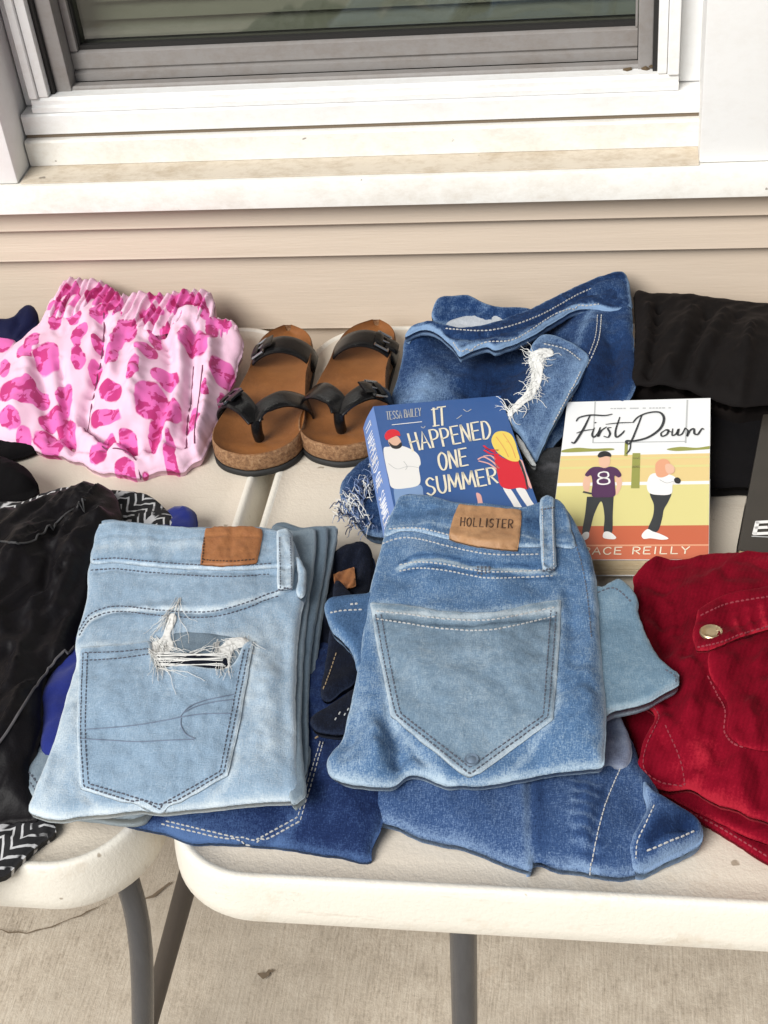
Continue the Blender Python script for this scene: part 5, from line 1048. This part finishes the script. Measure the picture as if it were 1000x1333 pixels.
t = NT('cover_blue'); a = t.noise(14, 3); m_cov1 = t.out(t.mix(a, (.020, .080, .255), (.034, .108, .32)), .40); m_sp1 = pm('spine_blue', (.14, .24, .52), .45)
b1 = Book('blue paperback with hand drawn white title and a blonde woman in a red dress', (-.2360, 1.1138, .0490), (14.34, -3.26, 4.24), .1254, .203, .024, m_cov1, m_sp1, skew=.011)
mb = MB()
lettering(b1, mb, 'IT', Z1((455, 112), (516, 104), (520, 186), (462, 194)), .0021, PI['cream'], gap=.25, widths={'I': .5}); b1.stroke(mb, Z1((455, 118), (482, 114)), .0018, PI['cream']); b1.stroke(mb, Z1((462, 192), (488, 188)), .0018, PI['cream'])
lettering(b1, mb, 'HAPPENED', Z1((346, 228), (712, 166), (722, 243), (368, 306)), .0021, PI['cream'], gap=.24, jit=.02)
lettering(b1, mb, 'ONE', Z1((480, 314), (610, 290), (620, 366), (492, 392)), .0021, PI['cream'], gap=.24)
lettering(b1, mb, 'SUMMER', Z1((424, 428), (738, 376), (752, 446), (436, 504)), .0021, PI['cream'], gap=.22, jit=.02)
lettering(b1, mb, 'TESSA BAILEY', Z1((250, 128), (406, 110), (408, 146), (254, 164)), .0008, PI['grey'], gap=.25, widths={' ': .5})
b1.stroke(mb, Z1((278, 186), (410, 172)), .0012, PI['white'])
mb.build('cover_title', PMATS, b1.r)
mb = MB()
# man in a white jumper (left) and woman in a red dress (right)
b1.poly(mb, Z1((285, 470), (330, 465), (405, 455), (420, 510), (440, 620), (350, 640), (310, 600)), PI['jean'], 1)
b1.poly(mb, Z1((240, 292), (262, 284), (320, 280), (372, 300), (398, 325), (406, 360), (398, 380), (402, 450), (340, 470), (278, 468), (262, 420), (246, 350)), PI['white'], 2)
b1.stroke(mb, Z1((262, 360), (300, 384), (350, 372), (396, 378)), .0006, PI['grey'], 3); b1.stroke(mb, Z1((330, 350), (345, 372), (338, 388)), .0005, PI['grey'], 3)
b1.poly(mb, Z1((262, 246), (300, 236), (318, 262), (314, 284), (290, 292), (266, 276)), PI['skin'], 2); b1.poly(mb, Z1((262, 262), (280, 276), (300, 278), (318, 264), (320, 284), (300, 294), (276, 288)), PI['black'], 3); b1.poly(mb, Z1((244, 234), (258, 212), (284, 206), (308, 216), (314, 236), (300, 234), (272, 246), (252, 254)), PI['red'], 3)
mb.build('printed_man', PMATS, b1.r); mb = MB()
b1.poly(mb, Z1((724, 250), (740, 222), (772, 214), (808, 226), (828, 258), (840, 300), (850, 344), (820, 350), (786, 336), (750, 310), (730, 280)), PI['yellow'], 3)
for q in (((745, 240), (780, 290), (800, 330)), ((775, 225), (812, 280), (832, 335)), ((790, 262), (800, 264))): b1.stroke(mb, Z1(*q), .0006, PI['orange'], 4)
b1.poly(mb, Z1((736, 316), (780, 336), (850, 350), (868, 392), (884, 440), (888, 474), (850, 468), (800, 474), (764, 456), (750, 400)), PI['red'], 2)
b1.poly(mb, Z1((846, 352), (862, 346), (880, 400), (906, 460), (898, 470), (878, 436)), PI['pink'], 2); b1.poly(mb, Z1((846, 352), (856, 350), (880, 420), (888, 470), (882, 470), (868, 410)), PI['char'], 3)
for q in (((690, 280), (712, 296), (752, 300)), ((692, 300), (720, 316), (756, 318)), ((700, 290), (740, 310))): b1.stroke(mb, Z1(*q), .0022, PI['red'], 3)
for q in (((664, 340), (690, 330), (730, 352), (756, 380)), ((668, 348), (712, 360), (746, 384)), ((690, 326), (720, 324), (740, 340))): b1.stroke(mb, Z1(*q), .0018, PI['pink'], 2)
b1.poly(mb, Z1((775, 466), (806, 470), (840, 520), (872, 580), (850, 592), (812, 530)), PI['white'], 1); b1.poly(mb, Z1((832, 468), (870, 470), (900, 520), (946, 590), (924, 600), (880, 545)), PI['white'], 1)
mb.build('printed_woman', PMATS, b1.r); mb = MB()
b1.poly(mb, Z1((655, 492), (676, 500), (686, 540), (700, 556), (664, 556), (662, 530)), PI['pink'], 2)
mb.build('printed_figure', PMATS, b1.r)
for q in (((568, 158), (580, 150), (590, 142)), ((598, 116), (614, 126), (632, 116)), ((408, 194), (418, 200), (426, 192))):
    mb = MB(); b1.stroke(mb, Z1(*q), .0009, PI['grey'], 2); mb.build('printed_bird', PMATS, b1.r)
# spine lettering on the left edge: pale capital blocks
def spine_marks(b, spec, m_, wid):
    mb = MB()
    for (v0, v1, a, k) in spec:
        z0 = -b.th*.30; z1 = -b.th*.74
        def sp(u, vv): return b.P(-.0016, v0+(v1-v0)*u, z1+(z0-z1)*vv)
        for stq in FONT.get(a, []):
            pts = np.array([sp(u, vv) for u, vv in [(x, y) for x, y in stq]]); mb.strip(pts, wid, np.array(b.R @ Vector((0, 1, 0))) if len(stq) == 2 and abs(stq[0][0]-stq[1][0]) < .1 else np.array(b.R @ Vector((0, 0, 1))), .0003)
    return mb
vv = -.012; spec = []
for ch in 'IT HAPPENED ONE SUMMER':
    wl = .0062 if ch not in 'IM ' else {'I': .003, 'M': .0078, ' ': .005}[ch]
    spec.append((vv, vv-wl, ch, 0)); vv -= wl+.0016
spine_marks(b1, spec, None, .0011).build('spine_title', PMATS[PI['white']], b1.r)

t = NT('cover_pale'); m_cov2 = t.out((.76, .77, .77), .38); m_sp2 = pm('spine_pale', (.62, .58, .48), .45)
b2 = Book('pale paperback with a brush script title above a footballer and a redhead holding a camera', (-.0491, 1.134, .0393), (-2.57, 3.41, -3.92), .1355, .216, .020, m_cov2, m_sp2)
mb = MB(); W2, H2 = b2.w, b2.h
# field bands
L = lambda y: [b2.uv(*Z2((100, y))[0])[1], b2.uv(*Z2((700, y))[0])[1]]
def band(y0, y1, m, lvl): 
    a = b2.uv(*Z2((400, y0))[0])[1]; c2 = b2.uv(*Z2((400, y1))[0])[1]; b2.poly(mb, [(0, a), (W2, a), (W2, c2), (0, c2)], m, lvl, px=False, sm=False)
band(732, 742, PI['white'], 1); band(742, 860, PI['tan'], 1); band(860, 874, PI['white'], 1); band(874, 1050, PI['lime'], 1); band(1050, 1132, PI['brick'], 1); band(1132, 1138, PI['peach'], 1); band(1138, 1206, PI['rust'], 1); band(755, 761, PI['lime'], 2); band(790, 800, PI['lime'], 2)
b2.poly(mb, Z2((110, 722), (170, 712), (240, 716), (320, 714), (326, 722), (240, 728), (112, 732)), PI['olive'], 2); b2.poly(mb, Z2((560, 718), (620, 708), (690, 712), (752, 704), (752, 716), (680, 722), (600, 726)), PI['olive'], 2)
b2.poly(mb, Z2((412, 735, 1), (446, 735, 1), (442, 888, 1), (405, 888, 1)), PI['olive'], 2, sm=False); b2.poly(mb, Z2((378, 690, 1), (392, 690, 1), (390, 748, 1), (376, 748, 1)), PI['olive'], 2, sm=False)
b2.stroke(mb, Z2((244, 690), (640, 684)), .0014, PI['grey'], 1); b2.stroke(mb, Z2((650, 505), (642, 690)), .0016, PI['grey'], 1); b2.stroke(mb, Z2((250, 510), (240, 690)), .0014, PI['grey'], 1)
# player
mb.build('printed_field', PMATS, b2.r); mb = MB()
b2.poly(mb, Z2((214, 925, 1), (330, 922, 1), (326, 1000), (322, 1082), (288, 1082), (290, 1010), (276, 945), (246, 1000), (222, 1082), (194, 1082), (206, 1000)), PI['char'], 3)
b2.poly(mb, Z2((232, 800), (262, 795), (290, 800), (318, 794), (346, 804), (364, 830), (352, 842), (334, 836), (336, 880), (334, 922), (280, 928), (236, 922), (238, 870), (232, 834), (216, 838), (206, 828)), PI['purple'], 4)
b2.poly(mb, Z2((206, 836), (228, 838), (228, 870), (220, 905), (206, 902), (196, 872)), PI['skin'], 3); b2.poly(mb, Z2((338, 840), (360, 836), (366, 870), (348, 912), (334, 912), (344, 876)), PI['skin'], 3)
b2.poly(mb, Z2((268, 752), (290, 746), (312, 752), (314, 780), (300, 800), (278, 798), (266, 780)), PI['skin'], 4); b2.poly(mb, Z2((260, 748), (272, 732), (296, 728), (316, 738), (318, 752), (296, 750), (270, 756)), PI['black'], 5)
b2.poly(mb, Z2((200, 1082), (222, 1080), (220, 1104), (198, 1116), (182, 1110)), PI['white'], 4); b2.poly(mb, Z2((288, 1080), (312, 1078), (340, 1100), (330, 1110), (286, 1104)), PI['white'], 4); b2.stroke(mb, Z2((200, 905), (232, 912)), .0022, PI['char'], 5)
b2.stroke(mb, Z2((288, 818), (268, 824), (266, 838), (288, 844), (306, 838), (304, 822), (288, 818)), .0016, PI['white'], 6); b2.stroke(mb, Z2((288, 844), (264, 852), (264, 868), (288, 872), (310, 866), (308, 850), (288, 844)), .0018, PI['white'], 6)
mb.build('printed_man', PMATS, b2.r); mb = MB()
b2.poly(mb, Z2((490, 905), (575, 905), (570, 940), (548, 980), (540, 1020), (520, 1075), (478, 1072), (500, 1010), (504, 960)), PI['char'], 3)
b2.poly(mb, Z2((490, 830), (530, 822), (576, 830), (600, 846), (586, 872), (580, 912), (530, 918), (484, 908), (474, 870)), PI['white'], 4); b2.stroke(mb, Z2((530, 852), (560, 866), (590, 858)), .0008, PI['grey'], 5)
b2.poly(mb, Z2((510, 800), (516, 776), (540, 762), (566, 768), (578, 792), (572, 826), (540, 842), (516, 834)), PI['peach'], 5); b2.poly(mb, Z2((556, 786), (576, 784), (594, 800), (590, 822), (566, 826), (554, 806)), PI['skin'], 6)
b2.poly(mb, Z2((592, 850), (606, 842), (620, 852), (616, 868), (598, 866)), PI['black'], 6); b2.poly(mb, Z2((452, 1090), (476, 1066), (500, 1076), (530, 1086), (568, 1106), (540, 1112), (490, 1106), (460, 1108)), PI['white'], 4)
mb.build('printed_woman', PMATS, b2.r)
mb = MB(); K = PI['char']
for q, wd in ((((168, 598), (182, 582), (230, 572), (290, 574), (322, 568)), .0018), (((226, 576), (205, 620), (182, 660), (160, 692), (148, 690)), .0020), (((170, 650), (200, 640), (240, 634)), .0013), (((246, 628), (236, 655), (244, 668), (262, 650), (272, 626)), .0016), (((248, 606), (252, 604)), .0018), (((270, 628), (262, 666), (276, 640), (298, 624)), .0016), (((318, 626), (304, 630), (314, 650), (306, 668), (288, 664)), .0016), (((356, 582), (338, 640), (342, 668), (366, 652), (376, 640)), .0017), (((296, 612), (352, 606), (410, 604)), .0012),
              (((452, 572), (430, 630), (404, 690), (390, 696), (386, 684), (420, 684), (480, 668), (532, 630), (548, 586), (528, 560), (480, 562), (436, 580), (414, 604)), .0021), (((404, 696), (400, 720), (386, 740)), .0012), (((556, 636), (536, 650), (540, 664), (560, 656), (568, 638), (556, 636), (580, 646)), .0016), (((586, 632), (584, 660), (602, 652), (612, 632), (608, 658), (626, 654), (640, 628)), .0017), (((640, 628), (652, 640), (648, 664), (662, 638), (678, 632), (680, 652), (694, 656), (706, 640), (714, 630), (720, 634)), .0017)):
    b2.stroke(mb, Z2(*q), wd, K, 7, taper=True)
R_ = random.Random(2)
for x in range(290, 590, 14):
    if R_.random() < .82: b2.stroke(mb, Z2((x, 546-x*.012), (x+R_.choice((6, 9)), 546-x*.012)), .0016, PI['grey'], 3)
mb.build('cover_title', PMATS, b2.r); mb = MB()
lettering(b2, mb, 'GRACE REILLY', Z2((150, 1146), (660, 1142), (656, 1172), (146, 1176)), .0011, PI['cream'], gap=.38, widths={' ': .6})
mb.build('author_line', PMATS, b2.r)

t = NT('cover_umber'); a = t.noise(30, 4, .6); m_cov3 = t.out(t.mix(a, (.022, .019, .015), (.045, .038, .030)), .42); m_sp3 = pm('spine_umber', (.02, .017, .015), .5)
p_t = at(998., 517., .034); p_b = at(960., 718., .030); ya = math.degrees(math.atan2(-(p_b[0]-p_t[0]), (p_t[1]-p_b[1])))
b3 = Book('dark brown book with a black and white spine at the right edge', (p_t[0], p_t[1], p_t[2]), (-math.degrees(math.atan2(p_t[0]-p_b[0], p_t[1]-p_b[1])), 1.0, 0), .140, .222, .028, m_cov3, m_sp3)
mb = MB(); R_ = random.Random(4); vv = -.012
while vv > -.14:
    h1 = R_.uniform(.003, .009); w1 = R_.uniform(.3, .62); z0 = -.006-R_.uniform(0, .003)
    mb.add([b3.P(-.0016, vv, z0), b3.P(-.0016, vv-h1, z0-.001), b3.P(-.0016, vv-h1, z0-.012*w1), b3.P(-.0016, vv, z0-.012*w1)], [(0, 1, 2, 3)]); vv -= h1+R_.uniform(.0015, .005)
mb.add([b3.P(-.0015, -.150, -.004), b3.P(-.0015, -.215, -.004), b3.P(-.0015, -.215, -.013), b3.P(-.0015, -.150, -.012)], [(0, 1, 2, 3)])
mb.build('spine_print', PMATS[PI['grey']], b3.r)
mb = MB(); lettering(b3, mb, 'E', [(984, 681), (1003, 680), (1001, 695), (980, 696)], .0036, PI['white']); b3.stroke(mb, [(979, 699), (1003, 700)], .0012, PI['grey']); mb.build('cover_lettering', PMATS, b3.r)

# burnt lettering on the pale leather patch
class OnSheet:
    def __init__(s, sh): s.sh = sh
    def uv(s, px, py): return (px, py)
    def stroke(s, mb, pts, wid, m, lvl=1, px=True, sm=True, taper=False):
        P = s.sh.surf(*np.array([(p[0], p[1]) for p in (smooth(pts, 4, False) if len(pts) > 2 else pts)], float).T, lift=.0003); P[:, 2] += TZ
        if len(P) == 2: P = np.linspace(P[0], P[1], 4)
        mb.tube(P, wid, 4, m)
mb = MB(); lettering(OnSheet(sp6), mb, 'HOLLISTER', [(600, 674), (668, 677), (667, 688), (599, 685)], .00055, 0, gap=.4); mb.build('patch_lettering', m_burn, bpy.data.objects[sp6.obj.name])
mb = MB(); lettering(OnSheet(sp), mb, 'E', [(0, 0), (1, 0), (1, 1), (0, 1)], .0005, 0) if False else None

# ================================================================== sandals
t = NT('tan_footbed'); a = t.noise(24, 5, .65); b = t.noise(420, 3, .7); m_foot = t.out(t.mix(t.math('ADD', t.math('MULTIPLY', a, .8), t.math('MULTIPLY', b, .25)), (.085, .026, .006), (.36, .140, .038)), .55); t.bump(b, .0006, .5)
t = NT('cork'); a = t.noise(260, 4, .8); b = t.noise(40, 3); m_cork = t.out(t.ramp(t.math('ADD', t.math('MULTIPLY', a, .8), t.math('MULTIPLY', b, .2)), [(.36, (.10, .042, .018)), (.52, (.26, .135, .062)), (.72, (.46, .29, .16))]), .85); t.bump(a, .0012, .8)
m_rub = plain('black_rubber', (.010, .010, .010), .7)
t = NT('black_leather'); a = t.noise(420, 3, .6); b = t.noise(60, 3); m_strap = t.out(t.mix(b, (.004, .004, .0045), (.009, .0085, .009)), .27, Specular_IOR_Level=.30); t.bump(a, .0004, .4)
m_buckle = plain('black_buckle', (.34, .34, .35), .22, Metallic=1.)
m_suede = plain('strap_lining', (.20, .10, .05), .9)
HALF = [(0.0, .004, .004), (.012, .020, .022), (.03, .0300, .031), (.06, .0335, .0335), (.10, .0345, .0325), (.14, .0400, .0380), (.175, .0475, .0450), (.20, .0500, .0480), (.222, .0450, .0440), (.238, .0300, .0310), (.245, .010, .012), (.2465, .002, .003)]
def sandal(label, heel, toe, buckle):
    """heel and toe are points on the table; buckle = -1 buckles towards -x, +1 towards +x"""
    hx, hy = heel; tx, ty = toe; L = math.hypot(tx-hx, ty-hy); ax = np.array([(tx-hx)/L, (ty-hy)/L]); sd_ = np.array([ax[1], -ax[0]])       # sd_ points to +x when the toe faces the viewer
    if sd_[0] < 0: sd_ = -sd_
    k = L/.2465; out = buckle
    r0 = root('sandal', label, 'sandal', (hx+(tx-hx)/2, hy+(ty-hy)/2, TZ), 'pair of tan cork sandals')
    G = lambda s_, u, z_: (hx+ax[0]*s_*k+sd_[0]*u, hy+ax[1]*s_*k+sd_[1]*u, TZ+z_)
    A = np.array(HALF)*np.array([1, .94, .94]); st = np.linspace(0, 1, 46); st = .2465*(.5-.5*np.cos(math.pi*st))
    wo = np.interp(st, A[:, 0], A[:, 1]); wi = np.interp(st, A[:, 0], A[:, 2])
    ker = np.array([.25, .5, .25])
    for _ in range(2): wo[1:-1] = np.convolve(wo, ker, 'valid'); wi[1:-1] = np.convolve(wi, ker, 'valid')
    cl = .006*np.sin(np.clip(st/.2465, 0, 1)*math.pi)*-out                  # slight banana curve
    right = wo if out > 0 else wi; left = wi if out > 0 else wo
    def zt(s_, v):                                                          # footbed relief, v in -1..1
        rim = np.abs(v)**4; base = .0195-.0045*np.exp(-((s_-.05)/.035)**2)*(1-rim)-.0050*np.exp(-((s_-.19)/.035)**2)*(1-rim)+.003*np.exp(-((s_-.115)/.03)**2)
        return base+.0075*rim+.0016*np.exp(-((s_-.218)/.006)**2)*(1-rim)
    n = 17; vs = np.linspace(-1, 1, n); V = []; Fq = []
    for i, s_ in enumerate(st):
        for v in vs:
            u = cl[i]+(v*right[i] if v > 0 else v*left[i])*.985; V.append(G(s_, u, zt(s_, v)))
    for i in range(len(st)-1):
        for j in range(n-1): Fq.append((i*n+j, i*n+j+1, (i+1)*n+j+1, (i+1)*n+j))
    o = link_mesh('footbed', V, Fq, m_foot, r0)
    def ringpts(sc_, zf):
        P = [(st[i], cl[i]+right[i]*sc_, 1) for i in range(len(st))]+[(st[i], cl[i]-left[i]*sc_, -1) for i in range(len(st)-1, -1, -1)]
        c = .123; return [G(c+(s_-c)*(1+(sc_-1)*.45), u, zf(s_)) for s_, u, v in P]
    def wallm(name, levels, mat):
        K = 2*len(st); V = []; Fq = []
        for sc_, zf in levels: V += ringpts(sc_, zf)
        for a in range(len(levels)-1):
            for i in range(K): j = (i+1) % K; Fq.append((a*K+i, a*K+j, (a+1)*K+j, (a+1)*K+i))
        Fq.append(tuple(range((len(levels)-1)*K, len(levels)*K)))
        o = link_mesh(name, V, Fq, mat, r0); bm = bmesh.new(); bm.from_mesh(o.data); bmesh.ops.recalc_face_normals(bm, faces=bm.faces); bm.to_mesh(o.data); bm.free(); return o
    wallm('cork_sole', [(.985, lambda s_: zt(s_, 1.)), (1.01, lambda s_: zt(s_, 1.)-.0012), (1.02, lambda s_: .020), (1.02, lambda s_: .010), (1.0, lambda s_: .0072)], m_cork)
    wallm('rubber_sole', [(1.0, lambda s_: .0073), (1.035, lambda s_: .0080), (1.03, lambda s_: .0012), (1.01, lambda s_: .0003)], m_rub)
    def wat(s_): return np.interp(s_, st, right), np.interp(s_, st, left), np.interp(s_, st, cl)
    def arch(s0, s1, hgt, width, name, u0=-1.03, u1=1.03, za=.013, zb=.013, skew=0.):
        P = []; W = []
        for t_ in np.linspace(0, 1, 26):
            v = u0+(u1-u0)*t_; s_ = s0+(s1-s0)*t_; r2, l2, c2 = wat(s_); e = math.sin(math.pi*t_)**.55; P.append(G(s_, c2+(v*r2 if v > 0 else v*l2)*1.04, za+(zb-za)*t_+hgt*e))
            W.append((ax[0], ax[1], 0))
        mb = MB(); mb.strip(np.array(P), width, np.array(W), .0026); return mb.build(name, m_strap, r0, True), np.array(P), np.array(W)
    def buckle_at(c, T, W, N, sz, parent):
        T, W, N = (np.array(q)/np.linalg.norm(q) for q in (T, W, N)); c = np.array(c)+N*.0045; a, b = sz
        mb = MB(); q = [c+T*x+W*y for x, y in ((-a, -b), (a, -b), (a, b), (-a, b), (-a, -b))]
        for i in range(4): mb.tube(np.linspace(q[i], q[i+1], 3), .0014, 6)
        mb.tube(np.linspace(c-T*a, c+T*a*.9+N*.0012, 4), .0011, 6); o = mb.build('buckle', m_buckle, parent, True)
        mb = MB(); mb.strip(np.array([c-T*a*1.25-N*.0008, c-T*a*.7+N*.0006, c-T*a*.2-N*.0006]), b*1.6, W, .002); mb.strip(np.array([c+T*a*.5-N*.0010, c+T*a*1.6+N*.0002, c+T*a*2.4-N*.0012]), b*1.5, W, .002); mb.build('keeper', m_strap, parent, True)
    # instep strap
    o, P, W = arch(.066, .062, .027, .031, 'instep_strap'); i = 20 if out > 0 else 5
    T = P[i+1]-P[i-1]; N = np.cross(T, W[i]); N = N*(1 if N[2] > 0 else -1); buckle_at(P[i], T, W[i], N, (.0075, .0125), o)
    # toe straps: two arms that meet in the toe post
    post = np.array(G(.207, (-.010 if out > 0 else .010)*-out*0-.004*out, .027))
    for side in (-1, 1):
        s0 = .160; r2, l2, c2 = wat(s0); u = c2+(r2*1.06 if side > 0 else -l2*1.06)
        p0 = np.array(G(s0-.004, u, .008)); p1 = np.array(G(s0+.002, u*.98, .028)); p2 = np.array(G(s0+.016, u*.62, .045)); p3 = np.array(G(.194, u*.22, .047)); p4 = post+np.array([ax[0]*.002, ax[1]*.002, .013])
        Q = smooth([tuple(p0), tuple(p1), tuple(p2), tuple(p3), tuple(p4)], 7, False); wd = np.interp(np.linspace(0, 1, len(Q)), [0, .5, 1], [.030, .027, .018])
        mb = MB(); ww = np.array([ax[0], ax[1], 0])*1.0+np.array([sd_[0], sd_[1], 0])*(.35*side); mb.strip(Q, wd, ww, .0026); o = mb.build('toe_strap', m_strap, r0, True)
        if side == out:
            j = int(len(Q)*.48); T = Q[j+1]-Q[j-1]; N = np.cross(T, ww); N = N*(1 if N[2] > 0 else -1); buckle_at(Q[j], T, ww-T/np.linalg.norm(T)*np.dot(ww, T/np.linalg.norm(T)), N, (.0075, .0118), o)
    mb = MB(); a = post+np.array([0, 0, -.008]); b = post+np.array([ax[0]*.0, ax[1]*.0, .015]); mb.tube(smooth([tuple(a), tuple((a+b)/2+np.array([ax[0]*.003, ax[1]*.003, 0])), tuple(b)], 5, False), [.0055]*11, 10); mb.build('toe_post', m_strap, r0, True)
hL, tL = at(374., 420., .030), at(322., 594., .026); hR, tR = at(489., 413., .030), at(440., 582., .026)
sandal('tan cork sandal with black straps, the left one of the pair, beside the pink shorts', hL[:2], tL[:2], -1)
sandal('tan cork sandal with black straps, the right one of the pair, touching the blue book', hR[:2], tR[:2], 1)
